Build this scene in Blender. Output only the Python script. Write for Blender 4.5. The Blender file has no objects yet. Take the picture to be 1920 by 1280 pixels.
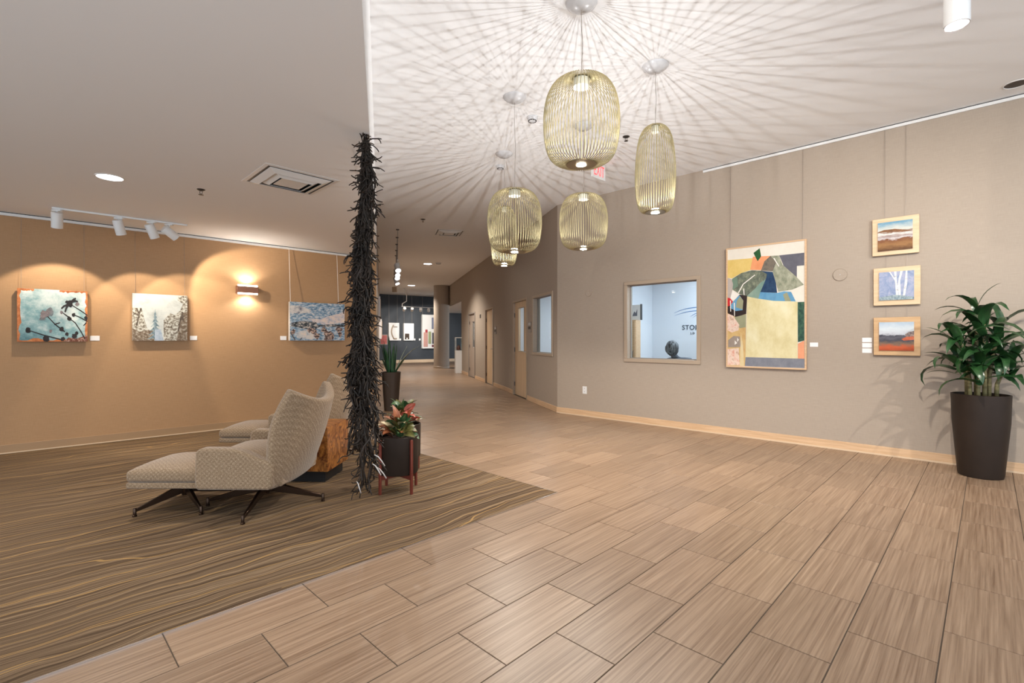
import bpy, bmesh, math, random
from mathutils import Vector, Matrix
random.seed(7)
R = math.radians
SC = bpy.context.scene
COL = SC.collection

# ------------------------------------------------------------------ camera, world, exposure
F, CX, CY, H = 910.0, 960.0, 635.0, 1.30          # focal length (px of a 1920 frame), horizon, eye height
ZL, ZH = 2.73, 3.66                               # low ceiling on the left, high ceiling on the right
cam_d = bpy.data.cameras.new('camera'); cam = bpy.data.objects.new('camera', cam_d); COL.objects.link(cam)
cam_d.sensor_width = 36.0; cam_d.lens = 36.0 * F / 1920.0
cam_d.shift_y = (CY - 640.0) / 1920.0
cam_d.clip_start = 0.05; cam_d.clip_end = 200
cam.location = (0, 0, H); cam.rotation_euler = (R(90), 0, 0)
SC.camera = cam
world = bpy.data.worlds.new('world'); SC.world = world; world.use_nodes = True
wb = world.node_tree.nodes['Background']
wb.inputs[0].default_value = (0.80, 0.90, 1.0, 1); wb.inputs[1].default_value = 1.35
SC.view_settings.view_transform = 'Standard'; SC.view_settings.look = 'None'
SC.view_settings.gamma = 1.0; SC.view_settings.exposure = 0.98
SC.view_settings.use_curve_mapping = False
SC.cycles.max_bounces = 8; SC.cycles.diffuse_bounces = 5; SC.cycles.glossy_bounces = 3
SC.cycles.transmission_bounces = 4; SC.cycles.transparent_max_bounces = 8
SC.cycles.sample_clamp_indirect = 4.0
SC.cycles.caustics_reflective = False; SC.cycles.caustics_refractive = False

# power of the lamps (used by the builders of the lamps below)
P_PENDANT_UP, P_PENDANT_DOWN = 8.0, 40.0
P_TRACK, P_CAN, P_HALL = 30.0, 70.0, 300.0
WARM = (1.0, 0.86, 0.66); NEUT = (1.0, 0.92, 0.82); COOL = (0.86, 0.93, 1.0)

# ------------------------------------------------------------------ geometry of the plan
def fp(u, v, z=0.0):
    Y = (H - z) * F / (v - CY); return Vector(((u - CX) / F * Y, Y, z))
def at(u, v, Y):
    return Vector(((u - CX) / F * Y, Y, H + (CY - v) / F * Y))
class Wall:
    """vertical plane; P left end, Q right end as seen from the room; local X along it, local Y into it"""
    def __init__(s, P, Q):
        s.P = Vector((P[0], P[1], 0)); s.Q = Vector((Q[0], Q[1], 0))
        s.L = (s.Q - s.P).length; s.t = (s.Q - s.P) / s.L; s.n = Vector((s.t.y, -s.t.x, 0))
        s.rz = math.atan2(s.t.y, s.t.x)
    def hit(s, u, v, off=0.0):
        k = (u - CX) / F; p = s.P + s.n * off
        a = (k * p.y - p.x) / (s.t.x - k * s.t.y)
        Y = p.y + s.t.y * a
        return a, H + (CY - v) / F * Y
    def pt(s, a, z, off=0.0):
        q = s.P + s.t * a + s.n * off; return Vector((q.x, q.y, z))
WL = Wall((-5.75 - 6.0, 5.45 - 5.574), (-2.393, 8.568))
WR = Wall((0.80, 8.57), (0.80 + 0.7277 * 13, 8.57 - 0.6859 * 13))
WM = Wall((-0.174, 12.2), (0.80, 8.57))
WN = Wall((-1.93, 18.5), (-0.174, 12.2))
WH = Wall((-2.93, 22.1), (-1.93, 18.5))
WC = Wall((-2.393, 8.568), (-6.95, 25.45))        # hall wall seen nearly edge-on, faces right
WD = Wall((-10.0, 23.35), (1.0, 31.27))           # dark gallery wall at the end
TH = R(44.5)
E1 = Vector((math.sin(TH), math.cos(TH), 0)); E2 = Vector((-math.cos(TH), math.sin(TH), 0))
CARP = Vector((0.382, 4.093, 0)); A0 = CARP.dot(E1); B0 = CARP.dot(E2)

# ------------------------------------------------------------------ mesh helpers
class MB:
    def __init__(s): s.v = []; s.f = []; s.m = []; s.uv = None
    def add(s, vs, fs, mi=0):
        o = len(s.v); s.v += [tuple(x) for x in vs]
        s.f += [tuple(i + o for i in f) for f in fs]; s.m += [mi] * len(fs); return s
    def box(s, x0, x1, y0, y1, z0, z1, mi=0, mat=None):
        vs = [(x0,y0,z0),(x1,y0,z0),(x1,y1,z0),(x0,y1,z0),(x0,y0,z1),(x1,y0,z1),(x1,y1,z1),(x0,y1,z1)]
        if mat is not None: vs = [mat @ Vector(p) for p in vs]
        return s.add(vs, [(0,3,2,1),(4,5,6,7),(0,1,5,4),(1,2,6,5),(2,3,7,6),(3,0,4,7)], mi)
    def lathe(s, prof, n=24, mi=0, cap0=True, cap1=True, c=(0,0,0), mat=None):
        vs = []
        for r, z in prof:
            for k in range(n):
                a = 2*math.pi*k/n; p = Vector((c[0]+r*math.cos(a), c[1]+r*math.sin(a), c[2]+z))
                vs.append(mat @ p if mat is not None else p)
        fs = []
        for i in range(len(prof)-1):
            for k in range(n):
                k2 = (k+1) % n; fs.append((i*n+k, i*n+k2, (i+1)*n+k2, (i+1)*n+k))
        if cap0: fs.append(tuple(range(n))[::-1])
        if cap1: fs.append(tuple((len(prof)-1)*n+k for k in range(n)))
        return s.add(vs, fs, mi)
    def tube(s, pts, rad, n=6, mi=0, cap=True):
        pts = [Vector(p) for p in pts]; N = len(pts)
        rr = rad if isinstance(rad, (list, tuple)) else [rad]*N
        vs = []; up = None
        for i, p in enumerate(pts):
            d = (pts[min(i+1,N-1)] - pts[max(i-1,0)]).normalized()
            if up is None:
                up = Vector((0,0,1)) if abs(d.z) < 0.9 else Vector((1,0,0))
            a = d.cross(up)
            if a.length < 1e-5: a = d.cross(Vector((0,1,0)))
            a.normalize(); b = a.cross(d).normalized(); up = b
            for k in range(n):
                t = 2*math.pi*k/n; vs.append(p + (a*math.cos(t) + b*math.sin(t))*rr[i])
        fs = []
        for i in range(N-1):
            for k in range(n):
                k2 = (k+1) % n; fs.append((i*n+k, i*n+k2, (i+1)*n+k2, (i+1)*n+k))
        if cap: fs.append(tuple(range(n))[::-1]); fs.append(tuple((N-1)*n+k for k in range(n)))
        return s.add(vs, fs, mi)
    def prism_y(s, poly, y0, y1, mi=0):
        n = len(poly); vs = [(x,y0,z) for x,z in poly] + [(x,y1,z) for x,z in poly]
        fs = [tuple(range(n)), tuple(range(n,2*n))[::-1]] + [(i, i+n, (i+1)%n+n, (i+1)%n) for i in range(n)]
        return s.add(vs, fs, mi)
    def mesh(s, name, mats, smooth=False):
        me = bpy.data.meshes.new(name); me.from_pydata(s.v, [], s.f)
        for m in (mats if isinstance(mats, (list,tuple)) else [mats]): me.materials.append(m)
        me.polygons.foreach_set('material_index', s.m)
        if smooth: me.polygons.foreach_set('use_smooth', [True]*len(s.f))
        bm = bmesh.new(); bm.from_mesh(me); bmesh.ops.recalc_face_normals(bm, faces=bm.faces); bm.to_mesh(me); bm.free()
        if smooth == 'auto':
            me.set_sharp_from_angle(angle=R(38))
        return me
    def build(s, name, mats, parent=None, smooth=False, bevel=0, seg=2, sub=0):
        return link(name, s.mesh(name, mats, smooth or ('auto' if bevel else False)), parent, bevel, seg, sub)
def link(name, me, parent=None, bevel=0, seg=2, sub=0):
    o = bpy.data.objects.new(name, me); COL.objects.link(o)
    if parent: o.parent = parent
    if bevel:
        b = o.modifiers.new('b', 'BEVEL'); b.width = bevel; b.segments = seg; b.limit_method = 'ANGLE'; b.angle_limit = R(40)
    if sub:
        m = o.modifiers.new('s', 'SUBSURF'); m.levels = sub; m.render_levels = sub
    return o
def tag(o, label=None, cat=None, group=None, kind=None):
    if label: o['label'] = label
    if cat: o['category'] = cat
    if group: o['group'] = group
    if kind: o['kind'] = kind
    return o
def thing(name, label, cat, loc=(0,0,0), rz=0, group=None):
    o = bpy.data.objects.new(name, None); COL.objects.link(o); o.empty_display_size = 0.1
    o.location = loc; o.rotation_euler = (0,0,rz); return tag(o, label, cat, group)
def copy_tree(o, parent=None):
    c = o.copy(); COL.objects.link(c)
    if parent: c.parent = parent
    for ch in list(o.children): copy_tree(ch, c)
    return c
def lamp(name, kind, parent, loc, power, col, rad=0.03, aim=None, size=None, blend=0.3):
    l = bpy.data.lights.new(name, kind); l.energy = power; l.color = col; l.shadow_soft_size = rad
    o = bpy.data.objects.new(name, l); COL.objects.link(o); o.parent = parent; o.location = loc
    if kind == 'SPOT': l.spot_size = size; l.spot_blend = blend
    if aim is not None: o.rotation_euler = Vector(aim).to_track_quat('-Z', 'Y').to_euler()
    return o

# ------------------------------------------------------------------ materials
def newmat(name):
    m = bpy.data.materials.new(name); m.use_nodes = True
    nt = m.node_tree; return m, nt, nt.nodes['Principled BSDF']
def N(nt, t, **kw):
    n = nt.nodes.new(t)
    for k, v in kw.items():
        if isinstance(k, str) and hasattr(n, k): setattr(n, k, v)
    return n
def c4(c): return (c[0], c[1], c[2], 1)
def srgb(r, g, b):
    f = lambda x: (x/255/12.92) if x/255 <= 0.04045 else ((x/255+0.055)/1.055)**2.4
    return (f(r), f(g), f(b))
def ramp(nt, stops):
    n = nt.nodes.new('ShaderNodeValToRGB'); cr = n.color_ramp
    while len(cr.elements) < len(stops): cr.elements.new(0.5)
    for e, (p, c) in zip(cr.elements, stops): e.position = p; e.color = c4(c)
    return n
def plain(name, col, rough=0.5, metal=0.0, spec=None, emit=None, es=0, var=0.0, vs=8.0, bump=0.0, bs=60.0):
    m, nt, b = newmat(name)
    b.inputs['Base Color'].default_value = c4(col); b.inputs['Roughness'].default_value = rough
    b.inputs['Metallic'].default_value = metal
    if spec is not None: b.inputs['Specular IOR Level'].default_value = spec
    if emit: b.inputs['Emission Color'].default_value = c4(emit); b.inputs['Emission Strength'].default_value = es
    tc = N(nt, 'ShaderNodeTexCoord')
    if var:
        nz = N(nt, 'ShaderNodeTexNoise'); nz.inputs['Scale'].default_value = vs; nz.inputs['Detail'].default_value = 4
        nt.links.new(tc.outputs['Object'], nz.inputs['Vector'])
        r = ramp(nt, [(0.3, [x*(1-var) for x in col]), (0.7, [min(1, x*(1+var)) for x in col])])
        nt.links.new(nz.outputs['Fac'], r.inputs['Fac']); nt.links.new(r.outputs['Color'], b.inputs['Base Color'])
    if bump:
        nz = N(nt, 'ShaderNodeTexNoise'); nz.inputs['Scale'].default_value = bs
        nt.links.new(tc.outputs['Object'], nz.inputs['Vector'])
        bp = N(nt, 'ShaderNodeBump'); bp.inputs['Strength'].default_value = bump; bp.inputs['Distance'].default_value = 0.004
        nt.links.new(nz.outputs['Fac'], bp.inputs['Height']); nt.links.new(bp.outputs['Normal'], b.inputs['Normal'])
    return m
def stretch_mat(name, c1, c2, scale, rough=0.5, rot=0.0, lo=0.35, hi=0.65, coords='Object', rnd=0.0, bump=0.0, detail=6, spec=0.4, dist=0.0):
    """streaked colour: noise stretched along an axis (scale = per-axis frequency)"""
    m, nt, b = newmat(name); b.inputs['Roughness'].default_value = rough; b.inputs['Specular IOR Level'].default_value = spec
    tc = N(nt, 'ShaderNodeTexCoord'); mp = N(nt, 'ShaderNodeMapping')
    mp.inputs['Scale'].default_value = scale
    src = tc.outputs[coords]
    if rot:
        m0 = N(nt, 'ShaderNodeMapping'); m0.inputs['Rotation'].default_value = (0,0,rot); nt.links.new(src, m0.inputs['Vector']); src = m0.outputs['Vector']
    if rnd:
        oi = N(nt, 'ShaderNodeObjectInfo'); ad = N(nt, 'ShaderNodeVectorMath', operation='MULTIPLY_ADD')
        nt.links.new(oi.outputs['Random'], ad.inputs[0]); ad.inputs[1].default_value = (37, 53, 11); nt.links.new(src, ad.inputs[2]); src = ad.outputs[0]
    nt.links.new(src, mp.inputs['Vector'])
    nz = N(nt, 'ShaderNodeTexNoise'); nz.inputs['Scale'].default_value = 1; nz.inputs['Detail'].default_value = detail; nz.inputs['Roughness'].default_value = 0.62
    nz.inputs['Distortion'].default_value = dist
    nt.links.new(mp.outputs['Vector'], nz.inputs['Vector'])
    r = ramp(nt, [(lo, c1), (hi, c2)]); nt.links.new(nz.outputs['Fac'], r.inputs['Fac'])
    out = r.outputs['Color']
    if rnd:
        hv = N(nt, 'ShaderNodeHueSaturation'); mr = N(nt, 'ShaderNodeMapRange')
        mr.inputs['To Min'].default_value = 1 - rnd; mr.inputs['To Max'].default_value = 1 + rnd
        nt.links.new(oi.outputs['Random'], mr.inputs['Value']); nt.links.new(mr.outputs[0], hv.inputs['Value']); nt.links.new(out, hv.inputs['Color']); out = hv.outputs['Color']
    nt.links.new(out, b.inputs['Base Color'])
    if bump:
        bp = N(nt, 'ShaderNodeBump'); bp.inputs['Strength'].default_value = bump; bp.inputs['Distance'].default_value = 0.002
        nt.links.new(nz.outputs['Fac'], bp.inputs['Height']); nt.links.new(bp.outputs['Normal'], b.inputs['Normal'])
    return m
def paint(name, stops, scale=(3,3,3), detail=8, gx=0.0, gy=0.0, amp=1.0, rough=0.6, dist=0.0, off=0.0):
    """brushed picture colours on UV: ramp over noise*amp + gx*u + gy*v + off"""
    m, nt, b = newmat(name); b.inputs['Roughness'].default_value = rough; b.inputs['Specular IOR Level'].default_value = 0.25
    uv = N(nt, 'ShaderNodeTexCoord'); mp = N(nt, 'ShaderNodeMapping'); mp.inputs['Scale'].default_value = scale
    nt.links.new(uv.outputs['UV'], mp.inputs['Vector'])
    nz = N(nt, 'ShaderNodeTexNoise'); nz.inputs['Scale'].default_value = 1; nz.inputs['Detail'].default_value = detail
    nz.inputs['Roughness'].default_value = 0.68; nz.inputs['Distortion'].default_value = dist
    nt.links.new(mp.outputs['Vector'], nz.inputs['Vector'])
    sx = N(nt, 'ShaderNodeSeparateXYZ'); nt.links.new(uv.outputs['UV'], sx.inputs[0])
    def ma(a, k, c):
        n = N(nt, 'ShaderNodeMath', operation='MULTIPLY_ADD'); nt.links.new(a, n.inputs[0]); n.inputs[1].default_value = k
        if hasattr(c, 'is_linked'): nt.links.new(c, n.inputs[2])
        else: n.inputs[2].default_value = c
        return n.outputs[0]
    s = ma(nz.outputs['Fac'], amp, off); s = ma(sx.outputs['X'], gx, s); s = ma(sx.outputs['Y'], gy, s)
    r = ramp(nt, stops); nt.links.new(s, r.inputs['Fac']); nt.links.new(r.outputs['Color'], b.inputs['Base Color'])
    return m

def wall_cover(name, c1, c2):
    m, nt, b = newmat(name); b.inputs['Roughness'].default_value = 0.62; b.inputs['Specular IOR Level'].default_value = 0.3
    tc = N(nt, 'ShaderNodeTexCoord'); cols = []
    for sc in ((9, 9, 260), (260, 260, 14)):
        mp = N(nt, 'ShaderNodeMapping'); mp.inputs['Scale'].default_value = sc; nt.links.new(tc.outputs['Object'], mp.inputs['Vector'])
        nz = N(nt, 'ShaderNodeTexNoise'); nz.inputs['Scale'].default_value = 1; nz.inputs['Detail'].default_value = 3
        nt.links.new(mp.outputs['Vector'], nz.inputs['Vector']); cols.append(nz.outputs['Fac'])
    mx = N(nt, 'ShaderNodeMath', operation='MULTIPLY_ADD'); nt.links.new(cols[0], mx.inputs[0]); mx.inputs[1].default_value = 0.6
    ml = N(nt, 'ShaderNodeMath', operation='MULTIPLY'); nt.links.new(cols[1], ml.inputs[0]); ml.inputs[1].default_value = 0.4
    nt.links.new(ml.outputs[0], mx.inputs[2])
    r = ramp(nt, [(0.3, c1), (0.7, c2)]); nt.links.new(mx.outputs[0], r.inputs['Fac']); nt.links.new(r.outputs['Color'], b.inputs['Base Color'])
    bp = N(nt, 'ShaderNodeBump'); bp.inputs['Strength'].default_value = 0.12; bp.inputs['Distance'].default_value = 0.002
    nt.links.new(mx.outputs[0], bp.inputs['Height']); nt.links.new(bp.outputs['Normal'], b.inputs['Normal'])
    return m
M = {}
M['wall_tan'] = wall_cover('tan_linen_wallcover', (0.37, 0.215, 0.108), (0.46, 0.280, 0.148))
M['wall_taupe'] = wall_cover('taupe_linen_wallcover', (0.345, 0.285, 0.230), (0.42, 0.350, 0.285))
M['ceiling'] = plain('ceiling_paint', (0.86, 0.86, 0.86), 0.8, spec=0.2)
M['dark_wall'] = plain('charcoal_wall_paint', (0.035, 0.042, 0.052), 0.55, var=0.1, vs=2)
M['white'] = plain('white_metal', (0.75, 0.75, 0.74), 0.4)
M['white_wall'] = plain('white_wall_paint', (0.80, 0.83, 0.88), 0.7)
M['grout'] = plain('floor_grout', (0.10, 0.072, 0.050), 0.8)
M['maple'] = stretch_mat('maple_wood', (0.56, 0.36, 0.21), (0.68, 0.47, 0.29), (3, 60, 60), 0.4)
M['board'] = stretch_mat('birch_board', (0.60, 0.43, 0.26), (0.70, 0.53, 0.34), (4, 20, 30), 0.45)
M['board2'] = stretch_mat('honey_birch_board', (0.52, 0.32, 0.16), (0.62, 0.41, 0.22), (4, 20, 30), 0.45)
M['tan_base'] = plain('tan_base_trim', (0.36, 0.225, 0.12), 0.45)
M['pale_trim'] = plain('pale_trim', (0.66, 0.50, 0.34), 0.4)
M['frame_tan'] = plain('tan_painted_frame', (0.40, 0.315, 0.235), 0.45)
M['frame_grey'] = plain('grey_painted_frame', (0.27, 0.235, 0.205), 0.4)
M['door_maple'] = stretch_mat('maple_door', (0.60, 0.42, 0.25), (0.68, 0.49, 0.31), (14, 14, 1.5), 0.35)
M['door_taupe'] = plain('taupe_door', (0.40, 0.32, 0.26), 0.35)
M['steel'] = plain('brushed_steel', (0.55, 0.53, 0.50), 0.3, 1.0)
M['dark_steel'] = plain('dark_hinge_steel', (0.10, 0.09, 0.085), 0.35, 0.8)
M['chrome'] = plain('chrome_edge', (0.80, 0.80, 0.82), 0.2, 1.0)
M['bronze'] = plain('bronze_metal', (0.055, 0.033, 0.022), 0.28, 0.85)
M['sconce'] = plain('copper_brown_metal', (0.22, 0.095, 0.055), 0.35, 0.5)
M['gold'] = plain('champagne_gold', (0.46, 0.39, 0.22), 0.42, 0.65)
M['gold_dark'] = plain('dark_champagne', (0.30, 0.24, 0.15), 0.4, 0.7)
M['led'] = plain('led_glow', (1, 0.95, 0.85), 0.5, emit=(1.0, 0.93, 0.80), es=40)
M['led_soft'] = plain('downlight_glow', (1, 0.95, 0.9), 0.5, emit=(0.95, 0.96, 1.0), es=5)
M['strip'] = plain('sconce_tube_glow', (1, 0.95, 0.9), 0.5, emit=(1.0, 0.90, 0.74), es=6)
M['panel_glow'] = plain('added_lamp_glow', (1, 1, 1), 0.5, emit=(0.84, 0.92, 1.0), es=8.5)
M['diffuser'] = plain('frosted_diffuser', (0.82, 0.80, 0.66), 0.5)
M['canopy'] = plain('pearl_canopy', (0.60, 0.60, 0.61), 0.25)
M['pot'] = plain('dark_brown_planter', (0.024, 0.016, 0.012), 0.5, spec=0.22, var=0.1)
M['pot2'] = plain('bronze_planter', (0.055, 0.038, 0.028), 0.42, 0.3, spec=0.3)
M['soil'] = plain('soil_chips', (0.06, 0.035, 0.025), 0.9, var=0.6, vs=60, bump=1.0, bs=70)
M['red_wood'] = stretch_mat('red_brown_wood', (0.115, 0.022, 0.014), (0.175, 0.036, 0.022), (30, 30, 3), 0.42)
M['black'] = plain('black_plastic', (0.012, 0.012, 0.013), 0.4)
M['paper'] = plain('label_card', (0.84, 0.83, 0.84), 0.6)
M['wire'] = plain('hanging_wire', (0.30, 0.26, 0.23), 0.35, 0.6)
M['wire_w'] = plain('pale_hanging_rod', (0.78, 0.72, 0.66), 0.4)
M['twig'] = plain('dark_dried_twig', (0.022, 0.015, 0.011), 0.5, var=0.6, vs=9, spec=0.3)
M['twig_pale'] = plain('pale_dried_twig', (0.50, 0.47, 0.45), 0.5)
M['canvas_edge'] = plain('canvas_edge', (0.22, 0.10, 0.06), 0.6)
M['canvas_white'] = plain('pale_canvas_edge', (0.55, 0.50, 0.46), 0.6)
M['burl'] = stretch_mat('burl_wood', (0.085, 0.016, 0.005), (0.50, 0.20, 0.045), (9, 9, 7), 0.28, lo=0.36, hi=0.66, dist=2.6, detail=7, spec=0.5)
M['red'] = plain('red_letter', (0.80, 0.05, 0.06), 0.5, emit=(1.0, 0.10, 0.10), es=0.7)
def glass_mat():
    m, nt, b = newmat('window_glass'); nt.nodes.remove(b)
    g = N(nt, 'ShaderNodeBsdfGlossy'); g.inputs['Roughness'].default_value = 0.02
    t = N(nt, 'ShaderNodeBsdfTransparent'); t.inputs['Color'].default_value = (0.93, 0.97, 0.98, 1)
    fr = N(nt, 'ShaderNodeFresnel'); fr.inputs['IOR'].default_value = 1.35
    ge = N(nt, 'ShaderNodeNewGeometry'); lw = N(nt, 'ShaderNodeMath', operation='SUBTRACT', use_clamp=True); nt.links.new(fr.outputs[0], lw.inputs[0]); nt.links.new(ge.outputs['Backfacing'], lw.inputs[1])
    mx = N(nt, 'ShaderNodeMixShader'); nt.links.new(lw.outputs[0], mx.inputs[0]); nt.links.new(t.outputs[0], mx.inputs[1]); nt.links.new(g.outputs[0], mx.inputs[2])
    nt.links.new(mx.outputs[0], nt.nodes['Material Output'].inputs['Surface']); return m
M['glass'] = glass_mat()
def tile_mat(name, far):
    c1, c2 = (0.165, 0.098, 0.058), (0.395, 0.275, 0.185)
    m = stretch_mat(name, c1, c2, (1.5, 78, 1), 0.36, rot=-(math.pi/2 - TH) if far else 0.0, lo=0.28, hi=0.72, rnd=0 if far else 0.10, bump=0.10, detail=5, spec=0.45, dist=0.25)
    return m
M['tile'] = tile_mat('porcelain_tile', False); M['tile_far'] = tile_mat('porcelain_tile_far', True)
def carpet_mat():
    m, nt, b = newmat('striped_carpet'); b.inputs['Roughness'].default_value = 0.95; b.inputs['Specular IOR Level'].default_value = 0.1
    tc = N(nt, 'ShaderNodeTexCoord'); rt = N(nt, 'ShaderNodeMapping'); rt.inputs['Rotation'].default_value = (0, 0, -(math.pi/2 - TH))
    nt.links.new(tc.outputs['Object'], rt.inputs['Vector'])
    # slow wobble across the stripes
    wob = N(nt, 'ShaderNodeTexNoise'); wob.inputs['Scale'].default_value = 1.0; wob.inputs['Detail'].default_value = 3
    mpw = N(nt, 'ShaderNodeMapping'); mpw.inputs['Scale'].default_value = (0.9, 1.5, 1); nt.links.new(rt.outputs[0], mpw.inputs[0]); nt.links.new(mpw.outputs[0], wob.inputs['Vector'])
    cmb = N(nt, 'ShaderNodeCombineXYZ'); ws = N(nt, 'ShaderNodeMath', operation='MULTIPLY'); nt.links.new(wob.outputs['Fac'], ws.inputs[0]); ws.inputs[1].default_value = 0.34
    nt.links.new(ws.outputs[0], cmb.inputs['Y'])
    ad = N(nt, 'ShaderNodeVectorMath', operation='ADD'); nt.links.new(rt.outputs[0], ad.inputs[0]); nt.links.new(cmb.outputs[0], ad.inputs[1])
    mp = N(nt, 'ShaderNodeMapping'); mp.inputs['Scale'].default_value = (0.55, 60, 1); nt.links.new(ad.outputs[0], mp.inputs[0])
    nz = N(nt, 'ShaderNodeTexNoise'); nz.inputs['Scale'].default_value = 1; nz.inputs['Detail'].default_value = 3; nz.inputs['Roughness'].default_value = 0.6; nt.links.new(mp.outputs[0], nz.inputs['Vector'])
    r = ramp(nt, [(0.26, (0.030, 0.019, 0.012)), (0.42, (0.100, 0.065, 0.039)), (0.56, (0.18, 0.122, 0.075)), (0.72, (0.33, 0.235, 0.142))]); nt.links.new(nz.outputs['Fac'], r.inputs['Fac'])
    # thin golden lines, a few of every metre
    sep = N(nt, 'ShaderNodeSeparateXYZ'); nt.links.new(ad.outputs[0], sep.inputs[0])
    mp2 = N(nt, 'ShaderNodeMapping'); mp2.inputs['Scale'].default_value = (0.35, 2.2, 1); nt.links.new(rt.outputs[0], mp2.inputs[0])
    n2 = N(nt, 'ShaderNodeTexNoise'); n2.inputs['Scale'].default_value = 1; n2.inputs['Detail'].default_value = 1.5; nt.links.new(mp2.outputs[0], n2.inputs['Vector'])
    def math2(op, a_, b_, c_=None):
        n_ = N(nt, 'ShaderNodeMath', operation=op)
        for i_, x_ in enumerate((a_, b_, c_)):
            if x_ is None: continue
            if isinstance(x_, (int, float)): n_.inputs[i_].default_value = x_
            else: nt.links.new(x_, n_.inputs[i_])
        return n_.outputs[0]
    def lines(freq, warp, width, keep):
        ph_ = math2('MULTIPLY_ADD', sep.outputs['Y'], freq, math2('MULTIPLY', n2.outputs['Fac'], warp))
        on = math2('LESS_THAN', math2('ABSOLUTE', math2('SUBTRACT', math2('FRACT', ph_, 0), 0.5), 0), width)
        return math2('MULTIPLY', on, math2('GREATER_THAN', n2.outputs['Fac'], keep))
    mxv = math2('MAXIMUM', lines(5.3, 2.6, 0.019, 0.0), lines(8.9, -2.2, 0.024, 0.52))
    mxv = math2('MULTIPLY', mxv, 0.8)
    mx = N(nt, 'ShaderNodeMix', data_type='RGBA'); nt.links.new(mxv, mx.inputs[0]); nt.links.new(r.outputs['Color'], mx.inputs[6]); mx.inputs[7].default_value = (0.40, 0.245, 0.095, 1)
    nt.links.new(mx.outputs[2], b.inputs['Base Color'])
    pz = N(nt, 'ShaderNodeTexNoise'); pz.inputs['Scale'].default_value = 330; nt.links.new(tc.outputs['Object'], pz.inputs['Vector'])
    bp = N(nt, 'ShaderNodeBump'); bp.inputs['Strength'].default_value = 0.6; bp.inputs['Distance'].default_value = 0.004
    nt.links.new(pz.outputs['Fac'], bp.inputs['Height']); nt.links.new(bp.outputs['Normal'], b.inputs['Normal'])
    return m
M['carpet'] = carpet_mat()
def cloth_mat():
    m, nt, b = newmat('woven_diamond_upholstery'); b.inputs['Roughness'].default_value = 0.85; b.inputs['Specular IOR Level'].default_value = 0.2
    b.inputs['Sheen Weight'].default_value = 0.25
    tc = N(nt, 'ShaderNodeTexCoord'); sx = N(nt, 'ShaderNodeSeparateXYZ'); nt.links.new(tc.outputs['Object'], sx.inputs[0])
    def s(out, k, ph=0.0, other=None, ok=0.0):
        a = N(nt, 'ShaderNodeMath', operation='MULTIPLY'); nt.links.new(out, a.inputs[0]); a.inputs[1].default_value = k
        r_ = a.outputs[0]
        if other is not None:
            c = N(nt, 'ShaderNodeMath', operation='MULTIPLY_ADD'); nt.links.new(other, c.inputs[0]); c.inputs[1].default_value = ok; nt.links.new(r_, c.inputs[2]); r_ = c.outputs[0]
        d = N(nt, 'ShaderNodeMath', operation='SINE'); nt.links.new(r_, d.inputs[0]); return d.outputs[0]
    k = 2*math.pi/0.017
    yz = N(nt, 'ShaderNodeMath', operation='ADD'); nt.links.new(sx.outputs['Y'], yz.inputs[0]); nt.links.new(sx.outputs['Z'], yz.inputs[1])
    p = N(nt, 'ShaderNodeMath', operation='MULTIPLY'); nt.links.new(s(sx.outputs['X'], k*0.5), p.inputs[0]); nt.links.new(s(yz.outputs[0], k*0.5), p.inputs[1])
    nz = N(nt, 'ShaderNodeTexNoise'); nz.inputs['Scale'].default_value = 160; nt.links.new(tc.outputs['Object'], nz.inputs['Vector'])
    ad = N(nt, 'ShaderNodeMath', operation='MULTIPLY_ADD'); nt.links.new(p.outputs[0], ad.inputs[0]); ad.inputs[1].default_value = 0.10; nt.links.new(nz.outputs['Fac'], ad.inputs[2])
    r = ramp(nt, [(0.25, (0.175, 0.112, 0.064)), (0.52, (0.255, 0.176, 0.108)), (0.80, (0.42, 0.320, 0.215))]); nt.links.new(ad.outputs[0], r.inputs['Fac']); nt.links.new(r.outputs['Color'], b.inputs['Base Color'])
    bp = N(nt, 'ShaderNodeBump'); bp.inputs['Strength'].default_value = 0.35; bp.inputs['Distance'].default_value = 0.003
    nt.links.new(ad.outputs[0], bp.inputs['Height']); nt.links.new(bp.outputs['Normal'], b.inputs['Normal'])
    return m
M['cloth'] = cloth_mat()
def leaf_mat(name, stops, scale=(2, 30, 1), rough=0.28):
    m = paint(name, stops, scale=(2, 8, 1), detail=4, rough=rough)
    b = m.node_tree.nodes['Principled BSDF']; b.inputs['Specular IOR Level'].default_value = 0.55; return m

# ------------------------------------------------------------------ the setting: floor, walls, ceilings
def clip(poly, p, n):
    """keep the side where (x-p).n >= 0"""
    out = []
    for i in range(len(poly)):
        a, b = poly[i], poly[(i+1) % len(poly)]
        da, db = (a-p).dot(n), (b-p).dot(n)
        if da >= 0: out.append(a)
        if (da >= 0) != (db >= 0): out.append(a + (b-a)*(da/(da-db)))
    return out
def room_clip(poly):
    """the tiled floor: in front of the right and hall walls, right of the hall's left wall"""
    c = sum(poly, Vector())/len(poly)
    wm = WM if c.y < 12.2 else WN if c.y < 18.4 else None       # the two walls meet in an outward corner: the farther one in front rules
    if wm is not None:
        cand = max((WR, wm), key=lambda w: (c - w.P).dot(w.n))
        poly = clip(poly, cand.P + cand.n*0.016, cand.n)
        if len(poly) < 3: return []
    c = sum(poly, Vector())/len(poly)
    if c.y > 8.45: poly = clip(poly, WC.P + WC.n*0.016, WC.n)
    elif c.x < -1.5: poly = clip(poly, WL.P + WL.n*0.016, WL.n)
    if len(poly) < 3: return []
    poly = clip(poly, WD.P + WD.n*0.02, WD.n)
    return poly if len(poly) >= 3 else []
def px(p):
    return (CX + F*p.x/p.y, CY + F*(H-p.z)/p.y)
ROW, LEN, G = 0.3065, 0.6115, 0.0023
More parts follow.
